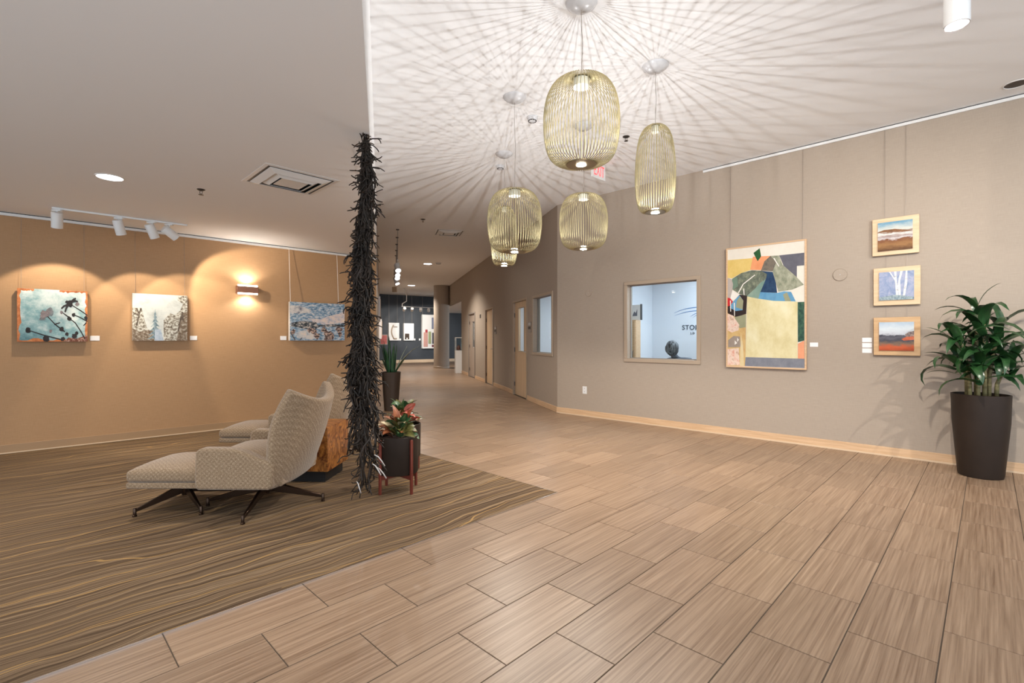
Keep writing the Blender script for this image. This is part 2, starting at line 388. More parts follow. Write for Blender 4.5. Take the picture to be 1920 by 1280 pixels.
def tile_mesh(poly, base=Vector()):
    """a tile from its outline: bevelled top at z 0, sides down to the grout"""
    c = sum(poly, Vector())/len(poly); n = len(poly); vs = []
    def inset(d, z):
        res = []
        for i in range(n):
            p0, p1, p2 = poly[i-1], poly[i], poly[(i+1) % n]
            e0 = (p1-p0).normalized(); e1_ = (p2-p1).normalized()
            n0 = Vector((-e0.y, e0.x, 0)); n1 = Vector((-e1_.y, e1_.x, 0)); k = 1 + n0.dot(n1)
            q = p1 + (n0+n1)*(d/max(k, 0.3)); res.append((q.x-base.x, q.y-base.y, z))
        return res
    vs = inset(G, -0.008) + inset(G, -0.0012) + inset(G+0.0014, 0.0)
    fs = [tuple(range(2*n, 3*n))]
    for r_ in range(2):
        for i in range(n):
            j = (i+1) % n; fs.append((r_*n+i, r_*n+j, (r_+1)*n+j, (r_+1)*n+i))
    return vs, fs
fl = MB().box(-13, 12, -1.4, 33, -0.12, -0.003).build('floor', M['grout']); tag(fl, 'wood-look porcelain plank floor with dark grout', kind='structure')
tiles = []
for row in range(-84, 24):
    b1 = B0 - (row-1)*ROW; b2 = b1 - ROW                  # row 1 lies right along the carpet edge
    ph = 0.4467 if row % 2 else 0.4467 - LEN/2
    for k in range(-14, 46):
        a1 = ph + k*LEN; a2 = a1 + LEN
        c = E1*((a1+a2)/2) + E2*((b1+b2)/2)
        if c.y < -1.2 or c.y > 31 or abs(c.x) > 11.5: continue
        full = [E1*a1 + E2*b2, E1*a2 + E2*b2, E1*a2 + E2*b1, E1*a1 + E2*b1]
        poly = full
        if row < 1:
            poly = clip(poly, E1*(A0+0.004), E1)
            if len(poly) < 3: continue
        poly = room_clip(poly)
        if len(poly) < 3: continue
        ar = 0.5*abs(sum(poly[i].x*poly[(i+1)%len(poly)].y - poly[(i+1)%len(poly)].x*poly[i].y for i in range(len(poly))))
        if ar < 0.004: continue
        score = 0.0
        if c.y > 0.8:
            q = [px(p) for p in poly if p.y > 0.5]
            if len(q) == len(poly):
                u, v = sum(t[0] for t in q)/len(q), sum(t[1] for t in q)/len(q)
                if -60 < u < 1980 and v < 1340:
                    score = abs(sum(q[i][0]*q[(i+1)%len(q)][1] - q[(i+1)%len(q)][0]*q[i][1] for i in range(len(q))))/2
                    if u < 700 and c.y > 5.0: score *= 0.1
        tiles.append((score, len(poly) == 4 and abs(ar - ROW*LEN) < 1e-4, poly, c))
tiles.sort(key=lambda t: -t[0])
ARZ = math.atan2(E1.y, E1.x)
shared = None; far = MB()
for i, (sc_, isfull, poly, c) in enumerate(tiles):
    if i < 300 and sc_ > 0:
        rm = Matrix.Rotation(-ARZ, 3, 'Z')
        lp = [rm @ (p - c) for p in poly]
        if isfull and shared is not None: me = shared
        else:
            b_ = MB(); b_.add(*tile_mesh(lp)); me = b_.mesh('floor_tile', M['tile'])
            if isfull: shared = me
        o = link('floor_tile', me, fl); o.location = c; o.rotation_euler = (0, 0, ARZ)
    else:
        far.add(*tile_mesh(poly))
tag(far.build('floor_tile_field', M['tile_far'], fl), kind='stuff')

# carpet slab with its edge trim
def world_poly_slab(name, pts, z0, z1, mat, parent=None):
    b_ = MB(); n = len(pts)
    b_.add([(p[0],p[1],z0) for p in pts] + [(p[0],p[1],z1) for p in pts],
           [tuple(range(n))[::-1], tuple(range(n,2*n))] + [(i,(i+1)%n,(i+1)%n+n,i+n) for i in range(n)])
    return b_.build(name, mat, parent)
cc = E1*A0 + E2*B0
far_end = CARP + E2*0; 
# where the carpet's back edge meets the left wall
den = E2.dot(WL.n); kk = (WL.P + WL.n*0.016 - cc).dot(WL.n)/den
back = cc + E2*kk; lw0 = WL.P + WL.n*0.016 + WL.t*2.0
den2 = E1.dot(Vector((0,1,0))); near = cc - E1*((cc.y+1.2)/E1.y)
carpet = world_poly_slab('carpet', [cc, back, lw0, Vector((lw0.x, -1.2, 0)), near], -0.0028, 0.006, M['carpet'])
tag(carpet, 'brown carpet with wavy golden stripes under the lounge chairs', 'carpet')
tr = MB(); a_ = near; b2_ = cc
for p0, p1, w in ((near, cc, 0.005), (cc, back, 0.003)):
    d = (p1-p0).normalized(); nrm = Vector((d.y, -d.x, 0))
    tr.add([p0 + nrm*w + Vector((0,0,-0.002)), p1 + nrm*w + Vector((0,0,-0.002)), p1 + Vector((0,0,-0.002)), p0 + Vector((0,0,-0.002)),
            p0 + nrm*w + Vector((0,0,0.0065)), p1 + nrm*w + Vector((0,0,0.0065)), p1 + Vector((0,0,0.0065)), p0 + Vector((0,0,0.0065))],
           [(0,3,2,1),(4,5,6,7),(0,1,5,4),(1,2,6,5),(2,3,7,6),(3,0,4,7)])
tr.build('edge_trim', M['chrome'], carpet)

def place(o, w, a=0.0, z=0.0, off=0.0):
    p = w.pt(a, z, off); o.location = p; o.rotation_euler = (0, 0, w.rz); return o
def wall(name, w, z0, z1, mat, thick=0.14, openings=(), a0=0.0, a1=None, label=None):
    a1 = w.L if a1 is None else a1
    xs = sorted({a0, a1, *[o[0] for o in openings], *[o[1] for o in openings]})
    zs = sorted({z0, z1, *[o[2] for o in openings], *[o[3] for o in openings]})
    idx = {}; b_ = MB()
    def solid(i, j):
        if not (0 <= i < len(xs)-1 and 0 <= j < len(zs)-1): return False
        x, z = (xs[i]+xs[i+1])/2, (zs[j]+zs[j+1])/2
        return not any(o[0] < x < o[1] and o[2] < z < o[3] for o in openings)
    def vtx(i, y, j):
        k = (i, y, j)
        if k not in idx: idx[k] = len(b_.v); b_.v.append((xs[i], thick*y, zs[j]))
        return idx[k]
    for i in range(len(xs)-1):
        for j in range(len(zs)-1):
            if not solid(i, j): continue
            q = [(i,j),(i+1,j),(i+1,j+1),(i,j+1)]
            b_.f.append(tuple(vtx(a,0,c) for a,c in q)); b_.f.append(tuple(vtx(a,1,c) for a,c in q[::-1]))
            for (da, db), (p, r_) in (((0,-1),(0,1)), ((1,0),(1,2)), ((0,1),(2,3)), ((-1,0),(3,0))):
                if not solid(i+da, j+db):
                    b_.f.append((vtx(q[p][0],0,q[p][1]), vtx(q[p][0],1,q[p][1]), vtx(q[r_][0],1,q[r_][1]), vtx(q[r_][0],0,q[r_][1])))
    b_.m = [0]*len(b_.f)
    o = place(b_.build(name, mat), w); tag(o, label, kind='structure'); return o
# openings: window and doors from where they stand on the walls
def span(w, u0, u1): return w.hit(u0, CY)[0], w.hit(u1, CY)[0]
w1 = (*span(WR, 1177, 1307), WR.hit(1177, 671.5)[1], WR.hit(1307, 524)[1])
w2 = (*span(WM, 1000.5, 1035.5), WM.hit(1035, 663)[1], WM.hit(1035, 550.5)[1])
dA = (*span(WM, 963.5, 988), 0.0, 2.14)
dB = (*span(WN, 910.8, 925), 0.0, 2.14)
dC = (*span(WN, 879.5, 890.5), 0.0, 2.14)
wall_left = wall('wall_left', WL, 0, ZL+0.02, M['wall_tan'], label='tan linen-covered wall hung with three canvases')
wall_right = wall('wall_right', WR, 0, ZH+0.02, M['wall_taupe'], openings=[w1], label='taupe linen-covered wall with an office window')
wall_mid = wall('wall_middle', WM, 0, ZH+0.02, M['wall_taupe'], openings=[w2, dA], label='taupe wall with a maple door and a side window')
wall_hall = wall('wall_hall', WN, 0, ZH+0.02, M['wall_taupe'], openings=[dB, dC], label='taupe hall wall with two doors')
wall_head = wall('wall_header', WH, 2.79, ZH+0.02, M['wall_taupe'], label='taupe header over the side opening')
wall_hl = wall('wall_hall_left', WC, 0, ZH+0.02, M['wall_taupe'], label='hall wall seen nearly edge-on behind the hanging twigs')
wall_dark = wall('wall_gallery', WD, 0, ZH+0.02, M['dark_wall'], label='charcoal gallery wall at the end of the hall')
# ceilings: low on the left, high on the right, joined by a fascia
fas = lambda y: Vector((-0.08 - 0.27*y, y, 0))
f0, f1 = fas(-1.6), Vector((-2.393, 8.568, 0))
lowc = world_poly_slab('ceiling', [f0, f1, WL.pt(0.0, 0)-Vector((0.1,-0.1,0)), Vector((-12.2, -1.6, 0))], ZL, ZL+0.10, M['ceiling']); tag(lowc, 'low white ceiling over the lounge', kind='structure')
hi = world_poly_slab('ceiling', [f0, Vector((12, -1.6, 0)), Vector((12, 9, 0)), Vector((3.0, 32, 0)), Vector((-12, 32, 0)), Vector((-12, 20, 0)), f1], ZH, ZH+0.1, M['ceiling']); tag(hi, 'high white ceiling over the tiled lobby', kind='structure')
d = (f1-f0).normalized(); nn = Vector((d.y, -d.x, 0))
fa = MB(); q0, q1 = f0 - nn*0.12, f1 - nn*0.12
fa.add([(*p.xy, z) for z in (ZL-0.004, ZH) for p in (f0, f1, q1, q0)], [(0,3,2,1),(4,5,6,7),(0,1,5,4),(1,2,6,5),(2,3,7,6),(3,0,4,7)])
tag(fa.build('trim_1', M['ceiling']), 'white drop between the low and the high ceiling', kind='structure')
sidec = world_poly_slab('ceiling', [Vector((-1.8,18.6,0)), Vector((6,18.6,0)), Vector((6,32,0)), Vector((-4.2,28.2,0)), Vector((-2.8,22.2,0))], 2.79, 2.89, M['ceiling']); tag(sidec, 'low white ceiling beyond the side opening', kind='structure')

def baseboard(name, w, mat, h, a0, a1, cut=(), edge=None):
    segs = []; x = a0
    for c0, c1 in sorted(cut): segs.append((x, c0)); x = c1
    segs.append((x, a1)); b_ = MB()
    for s0, s1 in segs:
        if s1 - s0 < 0.01: continue
        b_.box(s0, s1, -0.013, 0.0, 0.0, h)
    o = place(b_.build(name, mat, bevel=0.002, seg=1), w); tag(o, kind='structure')
    if edge:
        e = MB()
        for s0, s1 in segs:
            if s1 - s0 > 0.01: e.box(s0, s1, -0.020, -0.0135, 0.0, 0.018)
        e.build('shoe_strip', edge, o)
    return o
baseboard('baseboard_left', WL, M['tan_base'], 0.105, 0, WL.L, edge=M['pale_trim'])
baseboard('baseboard_right', WR, M['maple'], 0.10, 0, WR.L, edge=M['pale_trim'])
baseboard('baseboard_middle', WM, M['maple'], 0.10, 0, WM.L, [(dA[0]-0.05, dA[1]+0.05)])
baseboard('baseboard_hall', WN, M['maple'], 0.10, 0, WN.L, [(dB[0]-0.05, dB[1]+0.05), (dC[0]-0.05, dC[1]+0.05)])
baseboard('baseboard_hall_left', WC, M['maple'], 0.10, 0, WC.L)
baseboard('baseboard_gallery', WD, M['pale_trim'], 0.16, 3.0, WD.L)
# picture rails under the ceilings
def rail(name, w, z, a0, a1, label):
    o = place(MB().box(a0, a1, -0.022, 0, z-0.040, z-0.010).build(name, M['white']), w); tag(o, label, kind='structure')
    MB().box(a0, a1, -0.014, -0.002, z-0.010, z-0.001).build('rail_gap', M['black'], o)
rail('trim_2', WL, ZL, 0, WL.L, 'white picture rail along the tan wall')
rail('trim_3', WR, ZH, WR.hit(1319, 300)[0], WR.L, 'white picture rail along the taupe wall')

# windows
def window(name, w, o4, fw, mat, label):
    a0, a1, z0, z1 = o4; o = thing(name, label, None, w.pt(a0, z0), w.rz); del_cat(o); W_, H_ = a1-a0, z1-z0
    for nm, bx in (('frame_rail', (-fw, W_+fw, H_, H_+fw)), ('frame_rail', (-fw, W_+fw, -fw, 0)), ('frame_stile', (-fw, 0, 0, H_)), ('frame_stile', (W_, W_+fw, 0, H_))):
        MB().box(bx[0], bx[1], -0.022, 0.0, bx[2], bx[3]).build(nm, mat, o, bevel=0.003, seg=1)
    for nm, bx in (('glazing_bead', (0.001, 0.012, 0.001, H_-0.001)), ('glazing_bead', (W_-0.012, W_-0.001, 0.001, H_-0.001)), ('glazing_bead', (0.012, W_-0.012, 0.001, 0.012)), ('glazing_bead', (0.012, W_-0.012, H_-0.012, H_-0.001))):
        MB().box(bx[0], bx[1], 0.075, 0.10, bx[2], bx[3]).build(nm, M['frame_grey'], o)
    MB().box(0.012, W_-0.012, 0.085, 0.090, 0.012, H_-0.012).build('pane', M['glass'], o)
    return o
def del_cat(o):
    o['kind'] = 'structure'
window('window_1', WR, w1, 0.055, M['frame_tan'], 'square office window with a tan frame in the taupe wall')
window('window_2', WM, w2, 0.05, M['frame_tan'], 'tall window beside the maple door, bright room behind')
# doors
def door(name, w, o4, slab, label, glass=None, lever=True, frame=M['frame_tan']):
    a0, a1, z0, z1 = o4; W_, H_ = a1-a0, z1-z0
    o = thing(name, label, None, w.pt(a0, 0), w.rz); o['kind'] = 'structure'
    for nm, bx in (('frame_stile', (-0.045, 0.0, 0, H_+0.045)), ('frame_stile', (W_, W_+0.045, 0, H_+0.045)), ('frame_head', (0, W_, H_, H_+0.045))):
        MB().box(bx[0], bx[1], -0.020, 0.0, bx[2], bx[3]).build(nm, frame, o, bevel=0.002, seg=1)
    b_ = MB(); x0, x1, y0, y1, zb, zt = 0.004, W_-0.004, 0.03, 0.07, 0.008, H_-0.004
    if glass:
        g0, g1, h0, h1 = glass
        b_.box(x0, g0, y0, y1, zb, zt).box(g1, x1, y0, y1, zb, zt).box(g0, g1, y0, y1, zb, h0).box(g0, g1, y0, y1, h1, zt)
    else: b_.box(x0, x1, y0, y1, zb, zt)
    b_.build('door_slab', slab, o)
    if glass:
        MB().box(g0, g1, 0.048, 0.052, h0, h1).build('pane', M['glass'], o)
        f_ = MB()
        for bx in ((g0-0.012, g0, h0-0.012, h1+0.012), (g1, g1+0.012, h0-0.012, h1+0.012), (g0, g1, h0-0.012, h0), (g0, g1, h1, h1+0.012)): f_.box(bx[0], bx[1], 0.024, 0.03, bx[2], bx[3])
        f_.build('pane_frame', M['frame_grey'], o)
    if lever:
        h_ = MB(); h_.box(W_-0.085, W_-0.045, 0.022, 0.03, 0.92, 1.12).build('lock_plate', M['steel'], o, bevel=0.003, seg=1)
        MB().tube([(W_-0.065, 0.022, 1.02), (W_-0.065, -0.03, 1.02), (W_-0.19, -0.034, 1.02)], 0.010, 8).build('lever_handle', M['steel'], o, smooth=True)
    for z in (0.25, 1.05, 1.85):
        MB().tube([(0.0, 0.022, z-0.05), (0.0, 0.022, z+0.05)], 0.012, 8).build('hinge', M['dark_steel'], o)
    return o
WdA = dA[1]-dA[0]
door('door_1', WM, dA, M['door_maple'], 'maple door with a narrow glass lite and lever handle', glass=(WdA*0.30, WdA*0.70, WM.hit(975, 658)[1], WM.hit(975, 577)[1]))
door('door_2', WN, dB, M['door_maple'], 'plain maple door between the two other hall doors')
WdC = dC[1]-dC[0]
door('door_3', WN, dC, M['door_taupe'], 'taupe door with a narrow lite at the far end of the hall', glass=(WdC*0.48, WdC*0.80, 1.02, 1.88), frame=M['frame_grey'])
# signs, plates, outlet on the walls
def plate(name, w, u0, u1, v0, v1, mat, label, cat, d=0.012, group=None):
    a0, zt = w.hit(u0, v0); a1, zb = w.hit(u1, v1); um = (u0+u1)/2
    zt = w.hit(um, v0)[1]; zb = w.hit(um, v1)[1]
    o = thing(name, label, cat, w.pt(a0, zb), w.rz, group)
    MB().box(0, a1-a0, -d, 0, 0, zt-zb).build('plate', mat, o, bevel=min(0.003, d*0.3), seg=1); return o, a1-a0, zt-zb
def room_sign(w, u0, u1, v0, v1, label):
    o, W_, H_ = plate('room_sign', w, u0, u1, v0, v1, M['frame_grey'], label, 'sign', 0.010)
    MB().box(W_*0.15, W_*0.85, -0.013, -0.010, H_*0.68, H_*0.9).build('sign_insert', M['canopy'], o)
    MB().box(W_*0.15, W_*0.85, -0.013, -0.010, H_*0.30, H_*0.56).build('sign_insert', M['pot2'], o)
room_sign(WM, 990.5, 996.5, 603, 623, 'small door sign on the wall beside the maple glazed door')
room_sign(WN, 927.0, 931.0, 612, 626, 'small door sign on the wall beside the plain maple door')
o, W_, H_ = plate('door_plate', WN, 900.0, 901.6, 589, 596, M['dark_steel'], 'tiny dark plate on the hall wall between two doors', 'plate')
o, W_, H_ = plate('wall_outlet', WR, 1092.5, 1100.5, 724, 738, M['white'], 'white power outlet low on the taupe wall', 'outlet', 0.006)
for z in (0.28, 0.72):
    MB().box(W_*0.25, W_*0.75, -0.0085, -0.006, H_*z-0.013, H_*z+0.013).build('socket', M['paper'], o, bevel=0.002, seg=1)
    MB().box(W_*0.38, W_*0.44, -0.0095, -0.0085, H_*z-0.006, H_*z+0.006).box(W_*0.56, W_*0.62, -0.0095, -0.0085, H_*z-0.006, H_*z+0.006).build('slot', M['black'], o)
for (u, v, r_, lab) in ((1575.5, 515, 0.073, 'round taupe cover plate between the abstract painting and the small landscapes'), (1104, 549, 0.058, 'round taupe cover plate left of the office window')):
    a, z = WR.hit(u, v); o = thing('round_wall_plate', lab, 'wall plate', WR.pt(a, z), WR.rz)
    rm = Matrix.Rotation(R(90), 4, 'X')
    MB().lathe([(r_, 0), (r_, 0.008), (r_*0.93, 0.014), (r_*0.90, 0.012), (0.012, 0.012)], 40, mat=rm).build('cover', M['wall_taupe'], o, smooth='auto')
    MB().lathe([(0.006, 0.0125), (0.005, 0.0145)], 10, mat=rm).build('screw', M['steel'], o)

# ------------------------------------------------------------------ pendant lamps
def curve_pts(ctrl, n):
    """Catmull-Rom through (r, z) points"""
    P = [Vector((r, 0, z)) for r, z in ctrl]; P = [P[0]*2-P[1]] + P + [P[-1]*2-P[-2]]; out = []
    segs = len(ctrl)-1
    for i in range(n+1):
        t = i/n*segs; k = min(int(t), segs-1); t -= k
        a, b, c, d = P[k:k+4]
        out.append(0.5*((2*b) + (c-a)*t + (2*a-5*b+4*c-d)*t*t + (3*b-a-3*c+d)*t*t*t))
    return out
BIG = [(0.098, 0.0), (0.165, 0.012), (0.222, 0.055), (0.252, 0.14), (0.265, 0.27), (0.259, 0.39), (0.236, 0.485), (0.192, 0.555), (0.125, 0.592), (0.055, 0.602)]
TALL = [(0.080, 0.0), (0.122, 0.014), (0.150, 0.075), (0.166, 0.20), (0.169, 0.34), (0.160, 0.50), (0.140, 0.63), (0.108, 0.705), (0.066, 0.742), (0.030, 0.750)]
def cage_mesh(ctrl, count):
    pts = curve_pts(ctrl, 22); b_ = MB(); one = MB().tube(pts, 0.0028, 5, cap=True)
    for k in range(count):
        rm = Matrix.Rotation(2*math.pi*k/count, 3, 'Z'); b_.add([rm @ Vector(v) for v in one.v], one.f)
    return b_.mesh('spoke_cage', M['gold'], True)
cages = {'big': cage_mesh(BIG, 62), 'tall': cage_mesh(TALL, 46)}
def pendant(kind, X, Y, zb, label):
    prof = BIG if kind == 'big' else TALL; hgt = prof[-1][1]; r0 = prof[0][0]
    o = thing('pendant_lamp', label, 'pendant lamp', (X, Y, zb), 0, 'wire cage pendant lamps')
    tag(link('spoke_cage', cages[kind], o), kind='stuff')
    # bottom dish with the light engine
    MB().lathe([(r0+0.006, -0.004), (r0+0.006, 0.004), (r0*0.55, 0.018), (0.03, 0.020)], 40).build('base_dish', M['gold_dark'], o, smooth='auto')
    MB().lathe([(0.034, -0.007), (0.034, -0.0045), (0.01, -0.0042)], 24).build('lens', M['led'], o)
    MB().lathe([(0.030, 0.0205), (0.030, 0.028), (0.024, 0.030)], 20).build('up_lens', M['led'], o)
    rt = prof[-1][0]
    MB().lathe([(rt+0.004, hgt-0.003), (rt+0.004, hgt+0.003), (rt*0.4, hgt+0.008), (0.008, hgt+0.016)], 28).build('top_ring', M['gold'], o, smooth='auto')
    dz = 0.060
    MB().lathe([(rt*1.05, hgt-dz), (rt*1.05, hgt-0.006)], 28).build('top_diffuser', M['diffuser'], o, smooth='auto')
    top = ZH - zb
    cz = [(0, 0, hgt+0.012), (0.004, 0.002, hgt + (top-hgt)*0.25), (0.010, 0.0, hgt + (top-hgt)*0.45), (0.0, 0, hgt + (top-hgt)*0.7), (0, 0, top-0.03)]
    MB().tube(cz, 0.0022, 6).build('power_cable', M['wire'], o)
    MB().tube([(0, 0, hgt+0.01), (0, 0, top-0.03)], 0.0010, 5).build('suspension_wire', M['steel'], o)
    MB().lathe([(0.112, top-0.0005), (0.105, top-0.014), (0.070, top-0.040), (0.030, top-0.052), (0.008, top-0.054)], 40, cap0=False).build('ceiling_canopy', M['canopy'], o, smooth=True)
    lamp('up_light', 'SPOT', o, (0, 0, 0.045), P_PENDANT_UP, (0.97, 0.98, 1.0), 0.0022, (0, 0, 1), R(161), 0.5)
    # wide 'batwing' optic: more light sideways than straight up
    l_ = [c for c in o.children if c.name.startswith('up_light')][-1].data; l_.use_nodes = True; nt = l_.node_tree; em = nt.nodes['Emission']
    tc = N(nt, 'ShaderNodeTexCoord'); sx = N(nt, 'ShaderNodeSeparateXYZ'); nt.links.new(tc.outputs['Normal'], sx.inputs[0])
    sq = N(nt, 'ShaderNodeMath', operation='MULTIPLY'); nt.links.new(sx.outputs['Z'], sq.inputs[0]); nt.links.new(sx.outputs['Z'], sq.inputs[1])
    pl = N(nt, 'ShaderNodeMath', operation='ADD'); nt.links.new(sq.outputs[0], pl.inputs[0]); pl.inputs[1].default_value = 0.16
    dv = N(nt, 'ShaderNodeMath', operation='DIVIDE'); dv.inputs[0].default_value = 1.0; nt.links.new(pl.outputs[0], dv.inputs[1]); nt.links.new(dv.outputs[0], em.inputs['Strength'])
    lamp('down_light', 'SPOT', o, (0, 0, -0.012), P_PENDANT_DOWN, NEUT, 0.02, (0, 0, -1), R(140), 0.3)
    return o
pendant('big', 0.487, 3.41, 2.525, 'large round wire cage pendant hanging nearest, highest and darkest of the five')
pendant('big', 0.025, 4.74, 2.15, 'large round wire cage pendant on the left, overlapping a small one')
pendant('tall', 1.24, 4.20, 2.395, 'tall slim wire cage pendant hanging on the right of the group')
pendant('tall', -0.10, 6.19, 2.235, 'slim wire cage pendant partly hidden behind the left round one')
pendant('big', 0.79, 5.37, 2.295, 'round wire cage pendant hanging under the darkest large one')

# ------------------------------------------------------------------ ceiling fixtures
def downlight(u, v, zc, rad, label, power=0, aim=(0,0,-1), col=NEUT, glow=True, size=R(120)):
    Y = (zc-H)*F/(CY-v); X = (u-CX)/F*Y
    o = thing('recessed_downlight', label, 'downlight', (X, Y, zc), 0, 'recessed ceiling downlights')
    MB().lathe([(rad*1.12, 0), (rad*1.12, -0.004), (rad, -0.006), (rad*0.98, -0.001)], 36, cap0=False, cap1=False).build('trim_ring', M['white'], o, smooth='auto')
    MB().lathe([(rad*0.98, -0.0015), (0.01, -0.002)], 36, cap0=False).build('lens', M['led_soft'] if glow else M['pot2'], o)
    if power: lamp('can_light', 'SPOT', o, (0, 0, -0.02), power, col, 0.05, aim, size, 0.7)
    return o
downlight(206, 332, ZL, 0.095, 'glowing recessed downlight in the low ceiling above the carpet', P_CAN, col=NEUT)
downlight(802, 494.5, ZH, 0.13, 'glowing downlight in the hall ceiling, nearer of the two', P_HALL, col=NEUT, size=R(130))
downlight(771.5, 535, ZH, 0.16, 'small glowing downlight far down the hall ceiling', P_HALL, col=NEUT, size=R(130))
for (u_, v_, lab_) in ((-94, -50, 'unseen recessed downlight added in the low ceiling to light the near carpet'), (-650, 134, 'unseen recessed downlight added in the low ceiling to light the far left of the carpet')):
    downlight(u_, v_, ZL, 0.095, lab_, P_CAN*0.7, col=NEUT)  # unseen downlights, added to light the carpet and deepen the chair shadows
downlight(1906, 157, ZH, 0.085, 'unlit recessed fixture near the picture rail of the taupe wall', glow=False)
def vent(X, Y, z, side, rz, label):
    o = thing('air_diffuser', label, 'vent', (X, Y, z), rz, 'square ceiling air diffusers')
    def ring(name, s0, s1, z0, z1, mat):
        b_ = MB(); vs = []
        for s, zz in ((s0, z0), (s1, z1)): vs += [(-s,-s,zz),(s,-s,zz),(s,s,zz),(-s,s,zz)]
        vs += [(x, y, zz-0.003) for x, y, zz in vs]
        fs = []
        for i in range(4):
            j = (i+1) % 4; fs += [(i,j,j+4,i+4), (i+8,i+12,j+12,j+8), (i,i+8,j+8,j), (i+4,j+4,j+12,i+12)]
        b_.add(vs, fs).build(name, mat, o)
    h = side/2
    ring('outer_flange', h, h*0.90, -0.001, -0.004, M['white'])
    MB().box(-h*0.9, h*0.9, -h*0.9, h*0.9, -0.0035, -0.001).build('plenum', M['black'], o)
    ring('cone', h*0.83, h*0.64, -0.006, -0.030, M['white'])
    ring('cone', h*0.60, h*0.44, -0.012, -0.038, M['white'])
    MB().box(-h*0.36, h*0.36, -h*0.36, h*0.36, -0.034, -0.030).build('center_plate', M['white'], o)
vent(-2.0, 4.385, ZL, 0.63, R(45), 'square white air diffuser in the low ceiling beside the hanging twigs')
vent(-1.40, 10.79, ZH, 0.62, R(15), 'square white air diffuser in the hall ceiling')
def sprinkler(u, v, zc, label, r_=0.035):
    Y = (zc-H)*F/(CY-v); o = thing('fire_sprinkler', label, 'sprinkler', ((u-CX)/F*Y, Y, zc), 0, 'ceiling fire sprinklers')
    MB().lathe([(r_, 0), (r_, -0.004), (r_*0.5, -0.014), (0.008, -0.016)], 20, cap0=False).build('escutcheon', M['dark_steel'], o, smooth='auto')
    MB().tube([(0.010,0,-0.015),(0.012,0,-0.035),(0,0,-0.048)], 0.003, 5).tube([(-0.010,0,-0.015),(-0.012,0,-0.035),(0,0,-0.048)], 0.003, 5).build('yoke', M['dark_steel'], o)
    MB().lathe([(0.004,-0.047),(0.022,-0.050),(0.022,-0.053),(0.004,-0.055)], 14).build('deflector', M['dark_steel'], o)
sprinkler(377, 355, ZL, 'dark fire sprinkler in the low ceiling left of the air diffuser')
sprinkler(1174, 256, ZH, 'dark fire sprinkler right of the darkest pendant', 0.04)
sprinkler(793, 411, ZH, 'small dark fire sprinkler in the hall ceiling', 0.05)
def detector(u, v, rad, label):
    Y = (ZH-H)*F/(CY-v); o = thing('smoke_detector', label, 'detector', ((u-CX)/F*Y, Y, ZH))
    MB().lathe([(rad, 0), (rad, -0.012), (rad*0.86, -0.020), (rad*0.80, -0.030), (rad*0.55, -0.044), (0.01, -0.046)], 28, cap0=False).build('housing', M['canopy'], o, smooth='auto')
    for k in range(10):
        a = 2*math.pi*k/10
        MB().box(rad*0.60, rad*0.74, -0.010, 0.010, -0.043, -0.036, mat=Matrix.Rotation(a, 4, 'Z')).build('vent_slot', M['dark_steel'], o)
detector(998, 220, 0.062, 'round smoke detector on the ceiling between two pendants')
detector(938, 311, 0.060, 'small round smoke detector above the left pendants')
detector(822, 492.5, 0.09, 'smoke detector beside the nearer hall downlight')
# exit sign
ex = thing('exit_sign', 'hanging exit sign with red letters behind the darkest pendant', 'exit sign', (1.05, 6.39, ZH-0.222), ARZ)
MB().box(0, 0.30, -0.012, 0.012, 0.0, 0.215).build('panel', M['white'], ex, bevel=0.003, seg=1)
MB().box(0.05, 0.25, -0.035, 0.035, 0.2155, 0.2215).build('mount', M['white'], ex, bevel=0.003, seg=1)
def text(name, body, size, mat, parent, loc, rot, extrude=0.001, spacing=1.0, sx=1.0):
    cu = bpy.data.curves.new(name, 'FONT'); cu.body = body; cu.size = size; cu.extrude = extrude; cu.space_character = spacing
    t = bpy.data.objects.new(name, cu); COL.objects.link(t); bpy.context.view_layer.update()
    me = bpy.data.meshes.new_from_object(t); bpy.data.objects.remove(t); me.materials.clear(); me.materials.append(mat)
    o = link(name, me, parent); o.location = loc; o.rotation_euler = rot; o.scale = (sx, 1, 1); return o
text('exit_letters', 'EXIT', 0.205, M['red'], ex, (0.028, -0.0135, 0.036), (R(90), 0, 0), sx=0.58)

# track lights
def track_bar(p0, p1, label, drop=0.0, w=0.018):
    o = thing('lighting_track', label, 'track', p0); d = Vector(p1) - Vector(p0); L = d.length
    o.rotation_euler = (0, 0, math.atan2(d.y, d.x))
    MB().box(0, L, -w, w, -0.02, 0.0).build('track_rail', M['white'], o, bevel=0.002, seg=1)
    return o
def track_head(p, aim, label, power, col=WARM, size=R(62), blend=0.22, ln=0.17, rad=0.05, group='white track spotlights', es=None, soft=0.02):
    """p: point on the underside of the track"""
    o = thing('track_spotlight', label, 'spotlight', p, 0, group)
    d = (Vector(aim) - Vector(p)).normalized()
    MB().box(-0.05, 0.05, -0.016, 0.016, -0.018, 0.0).build('adapter', M['white'], o, bevel=0.003, seg=1)
    c = Vector((0, 0, -0.10))
    MB().tube([(0, 0, -0.016), (0, 0, -0.075), c], 0.010, 8).build('stem', M['white'], o)
    rm = Matrix.Translation(c) @ d.to_track_quat('Z', 'Y').to_matrix().to_4x4()
    MB().lathe([(rad*0.9, -ln*0.42), (rad, -ln*0.38), (rad, ln*0.58), (rad*0.92, ln*0.58), (rad*0.9, ln*0.50), (rad*0.3, ln*0.42)], 28, mat=rm).build('housing', M['white'], o, smooth='auto')
    MB().lathe([(rad*0.80, ln*0.505), (0.005, ln*0.507)], 24, cap0=False, mat=rm).build('lens', es or M['led_soft'], o)
    if power: lamp('spot_light', 'SPOT', o, c + d*(ln*0.64), power, col, soft, d, size, blend)
    return o
tA = fp(0, 0) if False else None
